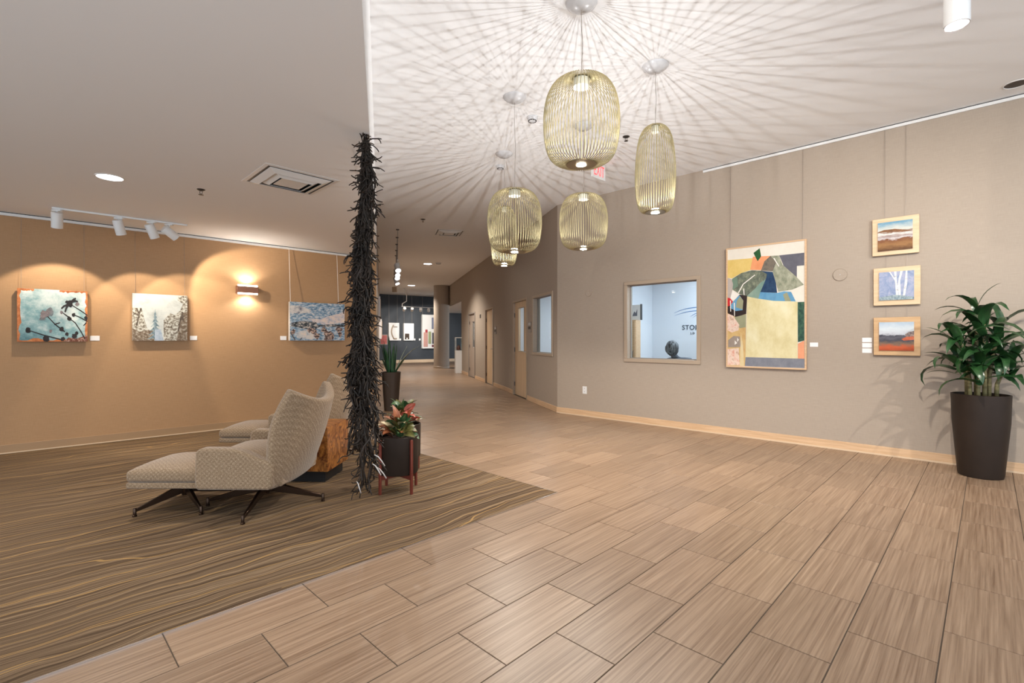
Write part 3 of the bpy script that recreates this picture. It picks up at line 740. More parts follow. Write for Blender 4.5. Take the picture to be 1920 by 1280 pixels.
T0 = Vector((-4.995, 5.267, ZL-0.001)); T1 = Vector((-4.109, 6.05, ZL-0.001)); td = (T1-T0).normalized()
track_bar(T0, T1 + td*0.05, 'white lighting track on the low ceiling in front of the tan wall')
def on_track(u):
    k = (u-CX)/F; s = (k*T0.y - T0.x)/(td.x - k*td.y); p = T0 + td*s; return Vector((p.x, p.y, ZL-0.021))
def on_wall(w, u, v): return w.pt(*w.hit(u, v))
track_head(on_track(107), on_wall(WL, 108, 680), 'first white track spotlight from the left, pointing at the seed-head canvas', P_TRACK, size=R(86))
track_head(on_track(223), on_wall(WL, 305, 690), 'second white track spotlight, pointing at the pale forest canvas', P_TRACK*0.85, size=R(80))
track_head(on_track(284), on_wall(WL, 420, 720), 'third white track spotlight, tilted beside the last one', P_TRACK*0.8, size=R(84))
track_head(on_track(317), on_wall(WL, 570, 620), 'last white track spotlight on the right, tilted most, pointing along the wall', P_TRACK*1.5, size=R(84))
# suspended track far in the hall
hp0 = Vector((-2.45, 10.4, 3.0)); hp1 = Vector((-3.30, 13.8, 3.0))
ht = track_bar(hp0, hp1, 'suspended white lighting track down the hall')
L_ = (hp1-hp0).length
for k in range(5):
    x = 0.06 + (L_-0.12)*k/4
    MB().tube([(x, 0, 0), (x, 0, ZH-3.0)], 0.004, 6).build('hanger_rod', M['dark_steel'], ht)
    MB().lathe([(0.035, ZH-3.0-0.001), (0.03, ZH-3.02)], 14, c=(x,0,0)).build('rod_cup', M['dark_steel'], ht)
for k, (s, nm) in enumerate(((0.10, 'nearest'), (0.33, 'second'), (0.50, 'third'), (0.80, 'farthest'))):
    p = hp0.lerp(hp1, s) - Vector((0, 0, 0.02))
    track_head(p, p + Vector((0.45, -0.9, -1.1)) if k < 3 else p + Vector((0.5, -0.4, -1.2)), nm + ' glowing spotlight on the suspended hall track', 45 if k % 2 == 0 else 0, NEUT, R(90), 0.6, 0.20, 0.065, 'spotlights on the suspended hall track')
# gallery track in front of the dark wall
g0 = at(753, 574, 22.6); g1 = at(822, 577, 23.8); g1.z = g0.z
gt = track_bar(g0, g1, 'white lighting track hung before the charcoal gallery wall', w=0.03)
MB().tube([(0.03, 0, 0), (0.03, 0, 0.12), (0.25, 0, 0.25), (0.25, 0, 0.55), (0.10, 0, ZH-g0.z)], 0.022, 8).build('feed_conduit', M['white'], gt, smooth=True)
for (u, au, nm) in ((758, 738, 'first'), (772, 766, 'second'), (788, 790, 'third'), (803, 803, 'fourth')):
    k = (u-760)/60.0; p = g0.lerp(g1, (u-753)/69.0) - Vector((0,0,0.02))
    track_head(p, on_wall(WD, au, 620), nm + ' small spotlight from the left on the gallery track', 110, NEUT, R(52), 0.35, 0.26, 0.07, 'spotlights on the gallery track')
# spotlights over the lobby: one shows at the top right corner, the others hang outside the picture
cyl = thing('cylinder_spotlight', 'large white cylinder spotlight at the top right corner of the ceiling', 'spotlight', (2.42, 2.64, ZH))
MB().lathe([(0.06, -0.0005), (0.06, -0.02), (0.012, -0.024)], 24, cap0=False).build('ceiling_rose', M['white'], cyl, smooth='auto')
MB().tube([(0, 0, -0.02), (0, 0, -0.27)], 0.010, 8).build('stem', M['white'], cyl)
MB().lathe([(0.050, -0.262), (0.056, -0.268), (0.056, -0.655), (0.050, -0.655), (0.048, -0.60), (0.01, -0.59)], 32).build('housing', M['white'], cyl, smooth='auto')
MB().lathe([(0.045, -0.605), (0.005, -0.606)], 24, cap0=False).build('lens', M['led_soft'], cyl)
lamp('spot_light', 'SPOT', cyl, (0, 0, -0.67), 120, NEUT, 0.03, (0.98, 3.2, -1.7), R(100), 0.8)
for q, aim, pw, lab in (((3.9, 1.5, ZH-0.001), (4.3, 5.2, 1.0), 120, 'white ceiling spotlight over the tiles facing the potted dracaena'),
                        ((0.9, 1.2, ZH-0.001), (2.2, 7.0, 1.0), 60, 'white ceiling spotlight above the tiles facing the office window'),
                        ((-0.6, -0.3, ZH-0.001), (1.2, 4.5, 0.0), 30, 'unseen white ceiling spotlight behind the camera, added to light the near tiles')):  # last one: unseen, added behind the camera for general light
    track_head(q, aim, lab, pw, NEUT, R(105), 0.8, 0.3, 0.058)

# beige box fixed under the hall ceiling, in front of the dark wall
bx = at(740, 552, 21.0); o = thing('ceiling_box', 'small beige box under the far hall ceiling', 'box', (bx.x, bx.y, ZH))
MB().box(-0.10, 0.10, -0.06, 0.06, -0.34, -0.12).build('housing', M['frame_tan'], o, bevel=0.008)
MB().tube([(0,0,-0.125),(0,0,0)], 0.015, 8).build('stem', M['white'], o)

# ------------------------------------------------------------------ pictures
def inv_bilinear(c, p):
    """c: TL,TR,BR,BL pixels; p pixel -> (s 0..1 left-right, t 0..1 top-down)"""
    s = t = 0.5
    for _ in range(25):
        f = [(1-s)*(1-t)*c[0][i] + s*(1-t)*c[1][i] + s*t*c[2][i] + (1-s)*t*c[3][i] - p[i] for i in (0,1)]
        ds = [(1-t)*(c[1][i]-c[0][i]) + t*(c[2][i]-c[3][i]) for i in (0,1)]
        dt = [(1-s)*(c[3][i]-c[0][i]) + s*(c[2][i]-c[1][i]) for i in (0,1)]
        D = ds[0]*dt[1] - ds[1]*dt[0]
        s -= (f[0]*dt[1] - f[1]*dt[0])/D; t -= (ds[0]*f[1] - ds[1]*f[0])/D
    return s, t
def art(w, corners, off):
    """extent on the wall (a0, a1, z0, z1) of a picture whose front stands off the wall"""
    l = [w.hit(u, v, off) for u, v in corners]
    return (l[0][0]+l[3][0])/2, (l[1][0]+l[2][0])/2, (l[2][1]+l[3][1])/2, (l[0][1]+l[1][1])/2
class Pic:
    """flat painted surface made of coloured shapes, crop pixels mapped to the sheet"""
    def __init__(s, corners, W_, H_, x0=0, z0=0, y=0.0):
        s.c = corners; s.W, s.H, s.x0, s.z0, s.y = W_, H_, x0, z0, y; s.b = MB(); s.uv = []; s.mats = []; s.n = 0
    def st(s, pts): return [inv_bilinear(s.c, p) for p in pts]
    def poly_st(s, q, mat):
        if mat not in s.mats: s.mats.append(mat)
        q = [(min(max(a, 0), 1), min(max(b, 0), 1)) for a, b in q]
        y = s.y - 0.00012*s.n; s.n += 1
        s.b.add([(s.x0 + a*s.W, y, s.z0 + (1-b)*s.H) for a, b in q], [tuple(range(len(q)))], s.mats.index(mat))
        s.uv += [(a, 1-b) for a, b in q]
    def poly(s, pts, mat): s.poly_st(s.st(pts), mat)
    def base(s, mat): s.poly_st([(0,0),(1,0),(1,1),(0,1)], mat)
    def stroke(s, pts, w, mat):
        l, r_ = [], []
        for i, p in enumerate(pts):
            a, b = pts[max(i-1,0)], pts[min(i+1,len(pts)-1)]; dx, dy = b[0]-a[0], b[1]-a[1]; k = math.hypot(dx, dy) or 1
            ww = w*(1 - 0.3*i/max(1,len(pts)-1))/2
            l.append((p[0]-dy/k*ww, p[1]+dx/k*ww)); r_.append((p[0]+dy/k*ww, p[1]-dx/k*ww))
        s.poly(l + r_[::-1], mat)
    def blob(s, c, r_, mat, rnd=0.25, n=11, seed=1):
        g = random.Random(seed + int(c[0]*7 + c[1]))
        s.poly([(c[0] + r_*(1+g.uniform(-rnd, rnd))*math.cos(2*math.pi*k/n), c[1] + r_*(1+g.uniform(-rnd, rnd))*math.sin(2*math.pi*k/n)) for k in range(n)], mat)
    def build(s, name, parent):
        me = bpy.data.meshes.new(name); me.from_pydata(s.b.v, [], s.b.f)
        for m in s.mats: me.materials.append(m)
        me.polygons.foreach_set('material_index', s.b.m)
        lay = me.uv_layers.new(name='UVMap')
        for p in me.polygons:
            for li in p.loop_indices: lay.data[li].uv = s.uv[me.loops[li].vertex_index]
        return link(name, me, parent)
def crop(x0, y0, k): return lambda pts: [(x0 + x*k, y0 + y*k) for x, y in pts]
def wires(parent, xs, z0, z1, y, mat, r_=0.0016):
    for x in xs: MB().tube([(x, y, z0), (x, y*0.25 - 0.004, z1)], r_, 5).build('hanging_wire', mat, parent)
def label_card(w, u0, u1, v0, v1, label):
    o, W_, H_ = plate('label_card', w, u0, u1, v0, v1, M['paper'], label, 'label', 0.005, 'white caption cards')

# seed heads on teal
D1 = 0.075
q = crop(20, 530, 170/1674)
cs = [(118,100),(1418,155),(1420,1085),(118,1085)]
a0, a1, z0, z1 = art(WL, q(cs), D1)
o = thing('canvas_painting', 'teal and white canvas of dark seed heads with rusty edges', 'painting', WL.pt(a0, z0), WL.rz, 'canvases on the tan wall')
MB().box(0, a1-a0, -D1, -0.025, 0, z1-z0).build('canvas', M['canvas_edge'], o)
p = Pic(cs, a1-a0, z1-z0, y=-D1-0.0008)
sky = paint('painted_teal_sky', [(0.20, srgb(70,110,120)), (0.42, srgb(130,165,170)), (0.58, srgb(190,205,205)), (0.75, srgb(225,228,225))], (3,3,1), gy=0.22, gx=0.12, amp=1.1, off=-0.22)
rust = paint('painted_rust', [(0.3, srgb(120,70,45)), (0.5, srgb(190,115,70)), (0.7, srgb(205,150,100))], (9,9,1))
dark = paint('painted_dark_umber', [(0.3, srgb(30,28,30)), (0.7, srgb(60,55,55))], (8,8,1))
mauve = paint('painted_mauve_grey', [(0.3, srgb(105,95,100)), (0.7, srgb(150,140,140))], (20,20,1))
umber2 = paint('painted_red_umber', [(0.3, srgb(70,35,30)), (0.5, srgb(120,75,60)), (0.7, srgb(215,190,175))], (26,26,1))
p.base(sky)
pale = paint('painted_pale_cloud', [(0.3, srgb(175,195,200)), (0.5, srgb(215,220,222)), (0.7, srgb(232,232,230))], (4,4,1))
g_ = random.Random(3)
def edge(x0,y0,x1,y1,dep):
    top = []; n = 14
    for i in range(n+1):
        f_ = i/n; top.append((x0+(x1-x0)*f_, y0+(y1-y0)*f_))
    nx, ny = (y0-y1), (x1-x0); k = math.hypot(nx, ny); nx, ny = nx/k, ny/k
    inn = [(x+nx*dep*g_.uniform(0.3,1), y+ny*dep*g_.uniform(0.3,1)) for x, y in top]
    return top + inn[::-1]
p.poly(edge(118,1085,118,100,75), rust); p.poly(edge(1420,155,1420,1085,60), rust); p.poly(edge(1418,1085,118,1085,65), rust); p.poly(edge(118,100,420,115,60), rust); p.poly(edge(880,135,1418,155,55), rust)
p.poly([(950,1085),(1050,1010),(1200,1030),(1300,1000),(1420,960),(1420,1085)], umber2)
for st in ([(1420,600),(1280,510),(1110,410)], [(1370,1040),(1290,900),(1180,740),(1100,680)], [(1420,715),(1280,640),(1150,590)], [(1060,640),(950,560)], [(980,905),(800,770),(640,600)], [(900,1045),(620,975),(340,885)], [(780,770),(890,735)], [(1400,730),(1340,790)]):
    p.stroke(st, 24, dark)
for c, r_ in (((310,875),50),((920,545),30),((1145,590),34),((1065,665),44),((920,855),42),((715,890),30),((640,1035),62),((1020,950),32),((940,1040),40),((1160,985),50),((1210,930),34),((1390,650),36)): p.blob(c, r_, dark if r_ > 31 else mauve)
p.blob((1070,385), 62, dark); p.blob((1215,390), 40, mauve)
for st in ([(1070,380),(1150,300),(1190,285)], [(1090,360),(1180,330),(1230,345)], [(1040,400),(960,430),(915,475)], [(1030,420),(1000,480),(985,540)], [(1010,370),(1000,350),(1030,330)]): p.stroke(st, 40, dark)
p.blob((590,570), 75, mauve, 0.45, 15)
for k in range(9):
    a = -1.2 + k*0.26; p.stroke([(620,570), (620+70*math.cos(a), 545+50*math.sin(a)), (640+130*math.cos(a*0.8), 540+95*math.sin(a))], 14, mauve)
for k in range(5): p.stroke([(590,600),(560+20*k-30,650),(540+24*k-30,690)], 16, mauve)
p.build('painted_surface', o)
zr = ZL - 0.03 - z0
wires(o, [0.03, a1-a0-0.03], z1-z0, zr, -0.05, M['wire'], 0.0014)
label_card(WL, 168.5, 187, 629.5, 638.5, 'white caption card right of the teal seed-head canvas')
# pale forest
D2 = 0.06
q = crop(235, 530, 140/1378); cs = [(130,185),(1150,245),(1140,1070),(130,1065)]
a0, a1, z0, z1 = art(WL, q(cs), D2)
o = thing('canvas_painting', 'pale misty forest canvas with a blue fir', 'painting', WL.pt(a0, z0), WL.rz, 'canvases on the tan wall')
MB().box(0, a1-a0, -D2, -0.02, 0, z1-z0).build('canvas', M['canvas_white'], o)
p = Pic(cs, a1-a0, z1-z0, y=-D2-0.0008)
p.base(paint('painted_mist', [(0.3, srgb(165,170,170)), (0.5, srgb(198,203,202)), (0.7, srgb(212,213,208))], (3,3,1)))
thick = paint('painted_thicket', [(0.38, srgb(88,80,70)), (0.47, srgb(140,132,120)), (0.55, srgb(196,196,188)), (0.7, srgb(215,215,210))], (22,22,1), detail=6)
brush = paint('painted_brush', [(0.35, srgb(85,70,55)), (0.5, srgb(125,110,95)), (0.65, srgb(185,180,170))], (18,18,1))
fir = paint('painted_blue_fir', [(0.38, srgb(85,105,115)), (0.52, srgb(130,150,160)), (0.68, srgb(195,205,205))], (20,20,1))
p.poly([(690,690),(820,560),(900,600),(1000,520),(1060,400),(960,320),(980,250),(1150,245),(1140,1070),(690,1070)], thick)
p.poly([(960,880),(1000,640),(1060,560),(1145,530),(1140,1070),(930,1070)], brush)
p.poly([(130,430),(200,460),(290,460),(350,700),(400,860),(520,880),(560,1068),(130,1065)], thick)
p.poly([(130,830),(250,900),(400,870),(520,890),(520,1068),(130,1065)], brush)
for k in range(7): y = 540+75*k; wd = 18+22*k; p.poly([(535,y-60),(535+wd*0.5,y),(535+wd,y+45),(560,y+30),(535,y+60),(500,y+30),(535-wd,y+50),(535-wd*0.5,y)], fir)
p.poly([(525,860),(640,860),(690,1068),(525,1068)], paint('painted_snow_blue', [(0.3, srgb(130,150,175)), (0.7, srgb(190,200,210))], (8,8,1)))
dk = paint('painted_bark', [(0.3, srgb(70,60,55)), (0.7, srgb(105,95,85))], (10,10,1))
for st in ([(205,780),(235,640),(275,470)], [(235,590),(140,545)], [(240,560),(210,470)], [(965,900),(1000,700),(1060,540)], [(1010,680),(1090,600)], [(1060,700),(1050,540)]): p.stroke(st, 26, dk)
p.build('painted_surface', o)
wires(o, [0.03, a1-a0-0.03], z1-z0, ZL-0.03-z0, -0.04, M['wire'], 0.0014)
label_card(WL, 356, 369.5, 629.5, 637.5, 'white caption card right of the pale forest canvas')
# blue abstract lake
D3 = 0.10
q = crop(520, 550, 160/1862); cs = [(285,180),(1470,235),(1465,1025),(265,1025)]
a0, a1, z0, z1 = art(WL, q(cs), D3)
o = thing('canvas_painting', 'blue and pink dappled lake canvas next to the hanging twigs', 'painting', WL.pt(a0, z0), WL.rz, 'canvases on the tan wall')
MB().box(0, a1-a0, -D3, -0.03, 0, z1-z0).build('canvas', M['canvas_white'], o)
p = Pic(cs, a1-a0, z1-z0, y=-D3-0.0008)
dap = [(0.32, srgb(60,80,100)), (0.42, srgb(95,125,150)), (0.50, srgb(140,165,185)), (0.57, srgb(190,195,200)), (0.66, srgb(225,215,205))]
p.base(paint('painted_dappled_blue', dap, (14,20,1), detail=9))
p.poly([(290,260),(480,270),(720,360),(700,420),(450,440),(285,420)], paint('painted_cloud_pink', [(0.35, srgb(110,115,130)), (0.5, srgb(205,200,195)), (0.7, srgb(225,215,205))], (9,9,1)))
p.poly([(640,540),(900,560),(1150,480),(1350,440),(1470,380),(1468,640),(1000,680),(700,600)], paint('painted_pink_mist', [(0.35, srgb(150,165,180)), (0.5, srgb(215,200,195)), (0.65, srgb(230,210,190))], (12,12,1)))
p.poly([(300,640),(520,600),(820,620),(860,690),(1200,670),(1466,690),(1466,730),(900,725),(820,770),(640,780),(430,740),(300,720)], paint('painted_shore', [(0.4, srgb(35,40,40)), (0.5, srgb(90,95,100)), (0.58, srgb(190,180,170))], (16,16,1)))
p.poly([(400,860),(600,780),(860,880),(900,960),(700,1000),(420,960)], paint('painted_sand', [(0.35, srgb(150,160,175)), (0.5, srgb(205,200,195)), (0.65, srgb(225,205,190))], (9,9,1)))
spots = paint('painted_leaves', [(0.40, srgb(45,40,40)), (0.50, srgb(120,100,95)), (0.58, srgb(210,180,160))], (24,24,1))
for c, r_ in (((760,820),60),((840,920),70),((1080,920),110),((1160,960),60),((680,800),50),((340,830),50),((1360,890),60),((1330,780),70),((990,800),60)): p.blob(c, r_, spots, 0.4, 13)
dk2 = M['black']
p.stroke([(270,850),(330,940),(370,1015)], 26, dk); p.stroke([(480,1010),(510,965)], 22, dk)
p.build('painted_surface', o)
wires(o, [0.01, a1-a0-0.10], z1-z0, ZL-0.03-z0, -0.09, M['wire_w'], 0.004)
label_card(WL, 525.5, 537, 629.8, 637.4, 'white caption card left of the blue lake canvas')

# large abstract on the right wall
D4 = 0.05
q = crop(1350, 440, 200/966)
outer = [(52,130),(778,32),(785,1220),(58,1200)]
a0, a1, z0, z1 = art(WR, q(outer), D4)
W_, H_ = a1-a0, z1-z0
o = thing('framed_painting', 'tall abstract painting with a cream rectangle and blue cape in a thin maple frame', 'painting', WR.pt(a0, z0), WR.rz)
MB().box(0.012, W_-0.012, -D4+0.008, -0.012, 0.012, H_-0.012).build('canvas', M['canvas_white'], o)
fw = 0.018
for nm, bx_ in (('frame_stile', (0, fw, 0, H_)), ('frame_stile', (W_-fw, W_, 0, H_)), ('frame_rail', (fw, W_-fw, 0, fw)), ('frame_rail', (fw, W_-fw, H_-fw, H_))):
    MB().box(bx_[0], bx_[1], -D4, -0.012, bx_[2], bx_[3]).build(nm, M['maple'], o)
inner = [(67,142),(760,50),(767,1208),(70,1190)]
p = Pic(inner, W_-2*fw, H_-2*fw, fw, fw, -D4+0.0070)
def pm(name, *cols, s=5): 
    n = len(cols); return paint('painted_'+name, [(0.32 + 0.36*i/max(1,n-1), srgb(*c)) for i, c in enumerate(cols)], (s,s,1))
cream0 = pm('cream', (215,208,195), (226,220,208)); p.base(cream0)
yel = pm('yellow', (205,175,95), (222,196,125)); org = pm('orange', (215,135,90), (228,160,115))
grn = pm('deep_green', (20,60,35), (45,95,50)); slate = pm('slate', (85,85,95), (105,104,114))
olive = pm('olive_grey', (70,75,68), (105,112,98), (150,155,130), s=14); olive2 = pm('sage', (110,120,100), (150,152,132), (175,175,155), s=14)
navy = pm('navy', (25,45,80), (45,75,105), s=12); blue = pm('sky_blue', (80,135,175), (115,165,195))
taupe = pm('taupe_grey', (165,155,150), (185,175,168)); redm = pm('red', (180,30,35), (200,45,50))
blk = pm('black_brown', (35,25,25), (55,42,40)); crm = pm('big_cream', (202,188,138), (218,208,165), (228,222,190), s=3)
fol = pm('dark_foliage', (20,45,45), (50,85,70), (80,110,85), s=26); lorg = pm('salmon', (222,140,100), (228,165,130))
ochre = pm('ochre', (190,150,95), (205,175,120), (190,150,100), s=5); scrap = pm('scraps', (205,120,95), (225,205,190), (170,120,90), s=14)
grey2 = pm('warm_grey', (135,122,112), (160,148,138)); lil = pm('blue_grey', (110,113,125), (135,138,146), s=8); sage2 = pm('sage_flat', (140,142,115), (158,158,128))
wht = pm('white', (225,220,212), (232,228,222)); purp = pm('dusk', (95,92,85), (120,110,98), (80,85,80), s=14)
p.poly([(68,235),(310,212),(290,320),(200,350),(110,400),(68,395)], yel)
p.poly([(310,200),(470,190),(385,320),(285,320)], org)
p.poly([(545,185),(757,160),(757,275),(700,280),(697,390),(600,320),(565,230)], slate)
p.poly([(697,282),(757,275),(757,440),(697,390)], cream0)
p.poly([(315,165),(372,122),(386,195),(355,240),(335,205)], grn)
p.poly([(470,190),(545,185),(575,270),(690,375),(755,450),(660,495),(540,515),(490,330)], olive2)
p.poly([(470,190),(520,250),(490,330),(385,325),(415,240)], purp)
p.poly([(385,325),(470,335),(430,400),(360,580),(250,560),(185,540),(115,500),(110,405),(200,350),(300,322)], olive)
p.poly([(110,405),(160,385),(170,470),(120,500)], pm('sea_green', (95,120,105), (125,145,125)))
p.poly([(375,440),(430,400),(380,525),(362,580),(250,560),(330,490)], pm('pale_teal', (110,140,130), (140,160,145)))
p.poly([(388,328),(490,335),(520,440),(530,525),(380,520),(430,400),(440,355)], navy)
p.poly([(380,520),(530,526),(590,510),(650,515),(690,602),(500,598),(362,580)], blue)
p.poly([(530,526),(585,545),(590,600),(515,596)], pm('light_blue', (95,150,190), (105,160,190))); p.poly([(580,540),(615,520),(650,600),(600,600)], sage2)
p.poly([(660,495),(755,450),(760,605),(690,602),(650,515)], cream0)
p.poly([(68,395),(105,405),(122,450),(115,510),(95,580),(68,575)], taupe); p.poly([(115,510),(185,545),(125,600),(95,580)], wht)
p.poly([(68,575),(95,580),(122,610),(95,645),(68,655)], redm)
p.poly([(185,545),(258,555),(250,720),(150,750),(68,715),(68,655),(95,645)], blk)
p.poly([(125,605),(185,550),(222,600),(215,685),(150,695),(90,665)], blue); p.poly([(160,600),(190,560),(222,600),(215,680),(150,660)], sage2)
p.poly([(258,560),(362,582),(500,598),(705,605),(708,1120),(245,1110)], crm)
p.poly([(706,608),(760,605),(762,955),(710,970)], fol); p.poly([(710,985),(762,955),(765,1120),(710,1120)], lorg)
p.poly([(240,1112),(765,1120),(767,1205),(238,1192)], lil)
p.poly([(68,715),(150,750),(248,720),(245,1110),(238,1192),(70,1190)], ochre)
p.poly([(140,750),(248,722),(246,840),(190,850),(140,800)], sage2)
p.poly([(68,720),(120,735),(185,820),(175,870),(110,890),(68,870)], scrap); p.poly([(75,960),(130,920),(190,925),(200,1020),(75,1025)], grey2)
p.poly([(70,1040),(180,1030),(190,1185),(70,1185)], scrap); p.poly([(200,890),(220,1000),(232,1190),(190,1190)], pm('pale_ochre', (205,185,140), (220,205,165)))
p.poly([(140,960),(165,985),(140,1000)], wht); p.poly([(165,935),(180,955),(165,975)], wht)
for st in ([(175,530),(220,450),(330,365)], [(500,210),(545,285)], [(135,620),(138,740)], [(97,600),(100,700)], [(225,490),(230,550)]): p.stroke(st, 10, wht)
p.build('painted_surface', o)
zr = ZH-0.035-z0
wires(o, [0.045, W_-0.045], H_, zr, -0.03, M['wire'], 0.0018)
label_card(WR, 1518.5, 1534, 642, 650, 'white caption card right of the large abstract painting')
# three small boards
q = crop(1625, 395, 110/503); DB = 0.045
boards = [
 ('brown dune landscape on a pale birch board, topmost of the three', [(45,82),(450,25),(452,355),(50,392)], [(95,108),(395,70),(395,322),(95,352)], 'board'),
 ('white birch trunks on lilac, middle birch board of the three', [(55,500),(462,462),(462,800),(60,815)], [(105,528),(408,510),(405,755),(107,772)], 'board'),
 ('orange marsh landscape on a honey board, lowest of the three', [(57,915),(460,908),(462,1240),(60,1240)], [(105,955),(407,952),(405,1198),(107,1200)], 'board2')]
prev = ZH-0.035
for i, (lab, oc, ic, bm_) in enumerate(boards):
    a0, a1, z0, z1 = art(WR, q(oc), DB); W_, H_ = a1-a0, z1-z0
    o = thing('mounted_painting', lab, 'painting', WR.pt(a0, z0), WR.rz, 'small paintings hung one under another')
    MB().box(0, W_, -DB, -0.018, 0, H_).build('mount_board', M[bm_], o, bevel=0.003, seg=1)
    b0, b1, y0, y1 = art(WR, q(ic), DB+0.012)
    MB().box(b0-a0, b1-a0, -DB-0.012, -DB, y0-z0, y1-z0).build('panel', M['canvas_white'], o)
    p = Pic(ic, b1-b0, y1-y0, b0-a0, y0-z0, -DB-0.0126)
    if i == 0:
        p.base(paint('painted_dunes', [(0.02, srgb(85,55,35)), (0.22, srgb(150,110,70)), (0.38, srgb(120,75,50)), (0.42, srgb(200,195,195)), (0.50, srgb(150,130,125)), (0.58, srgb(225,220,215)), (0.64, srgb(120,80,55)), (0.70, srgb(205,205,195)), (0.95, srgb(105,150,175))], (3,9,1), gy=0.95, amp=0.35, off=-0.15))
        p.poly([(95,185),(150,165),(250,155),(360,165),(395,168),(395,172),(250,180),(95,188)], paint('painted_hill', [(0.3, srgb(105,70,45)), (0.7, srgb(140,100,70))], (8,8,1)))
    elif i == 1:
        p.base(paint('painted_lilac', [(0.3, srgb(110,125,165)), (0.45, srgb(140,155,185)), (0.6, srgb(170,172,195)), (0.75, srgb(185,195,205))], (4,3,1), dist=1.0))
        wb_ = paint('painted_birch', [(0.36, srgb(120,115,115)), (0.44, srgb(220,218,215)), (0.8, srgb(240,240,238))], (6,16,1))
        p.poly([(238,518),(258,517),(262,600),(275,730),(255,732),(248,620)], wb_); p.poly([(290,515),(312,514),(290,600),(298,757),(282,757),(268,640),(278,580)], wb_); p.poly([(338,512),(352,512),(350,620),(330,728),(312,725),(328,620)], wb_)
        p.stroke([(200,520),(235,575),(255,610)], 12, wb_)
        p.poly([(107,745),(250,720),(405,735),(405,755),(107,772)], paint('painted_grass', [(0.35, srgb(90,115,130)), (0.6, srgb(165,180,185))], (20,9,1)))
    else:
        p.base(paint('painted_marsh', [(0.0, srgb(160,70,40)), (0.14, srgb(190,90,55)), (0.26, srgb(120,100,85)), (0.36, srgb(70,70,80)), (0.46, srgb(95,95,105)), (0.52, srgb(60,60,72)), (0.58, srgb(190,195,205)), (0.75, srgb(205,215,222)), (1.0, srgb(165,185,205))], (4,8,1), gy=0.95, amp=0.35, off=-0.15))
        p.poly([(300,1100),(340,1080),(407,1075),(407,1105),(320,1112)], paint('painted_red_bank', [(0.3, srgb(170,75,50)), (0.7, srgb(205,120,90))], (9,9,1)))
        p.poly([(330,1060),(360,1040),(407,1030),(407,1075),(340,1078)], paint('painted_scrub', [(0.4, srgb(90,80,85)), (0.6, srgb(170,150,140))], (14,14,1)))
    p.build('painted_surface', o)
    wires(o, [W_*0.27, W_*0.72], H_, prev - z0, -0.02, M['wire'], 0.0016); prev = z0
for k, (v0, nm) in enumerate(((633, 'top'), (643, 'middle'), (653, 'bottom'))):
    label_card(WR, 1616.5, 1635, v0, v0+8.6, nm + ' white caption card of the three left of the orange marsh painting')

# wall sconce
DS = 0.10
a0, zt = WL.hit(444.5, 533, DS); a1, zb = WL.hit(485, 551.5, DS); W_ = a1-a0; zb = WL.hit(464, 551, DS)[1]; zt = WL.hit(464, 534.5, DS)[1]; H_ = zt-zb
sc_ = thing('wall_sconce', 'copper-brown bar sconce glowing up and down on the tan wall', 'wall lamp', WL.pt(a0, zb), WL.rz)
MB().box(0, W_, -DS, -DS+0.008, 0.018, H_-0.018).build('front_panel', M['sconce'], sc_, bevel=0.002, seg=1)
MB().box(0.0, 0.006, -DS+0.008, -0.02, 0.012, H_-0.012).build('end_plate', M['sconce'], sc_); MB().box(W_-0.006, W_, -DS+0.008, -0.02, 0.012, H_-0.012).build('end_plate', M['sconce'], sc_)
MB().box(0.006, W_-0.006, -0.02, 0.0, 0.005, H_-0.005).build('back_plate', M['sconce'], sc_)
MB().box(0.006, W_-0.006, -DS+0.008, -0.021, H_*0.42, H_*0.58).build('divider', M['sconce'], sc_)
for z in (0.006, H_-0.006):
    MB().tube([(0.012, -DS+0.012, z), (W_-0.012, -DS+0.012, z)], 0.012, 10).build('lamp_tube', M['strip'], sc_)
xm = W_/2
lamp('up_wash', 'SPOT', sc_, (xm, -0.085, H_+0.02), 7.0, NEUT, 0.05, (0, 0.10, 1), R(150), 0.5)
lamp('down_wash', 'SPOT', sc_, (xm, -0.085, -0.02), 7.0, NEUT, 0.05, (0, 0.10, -1), R(150), 0.5)

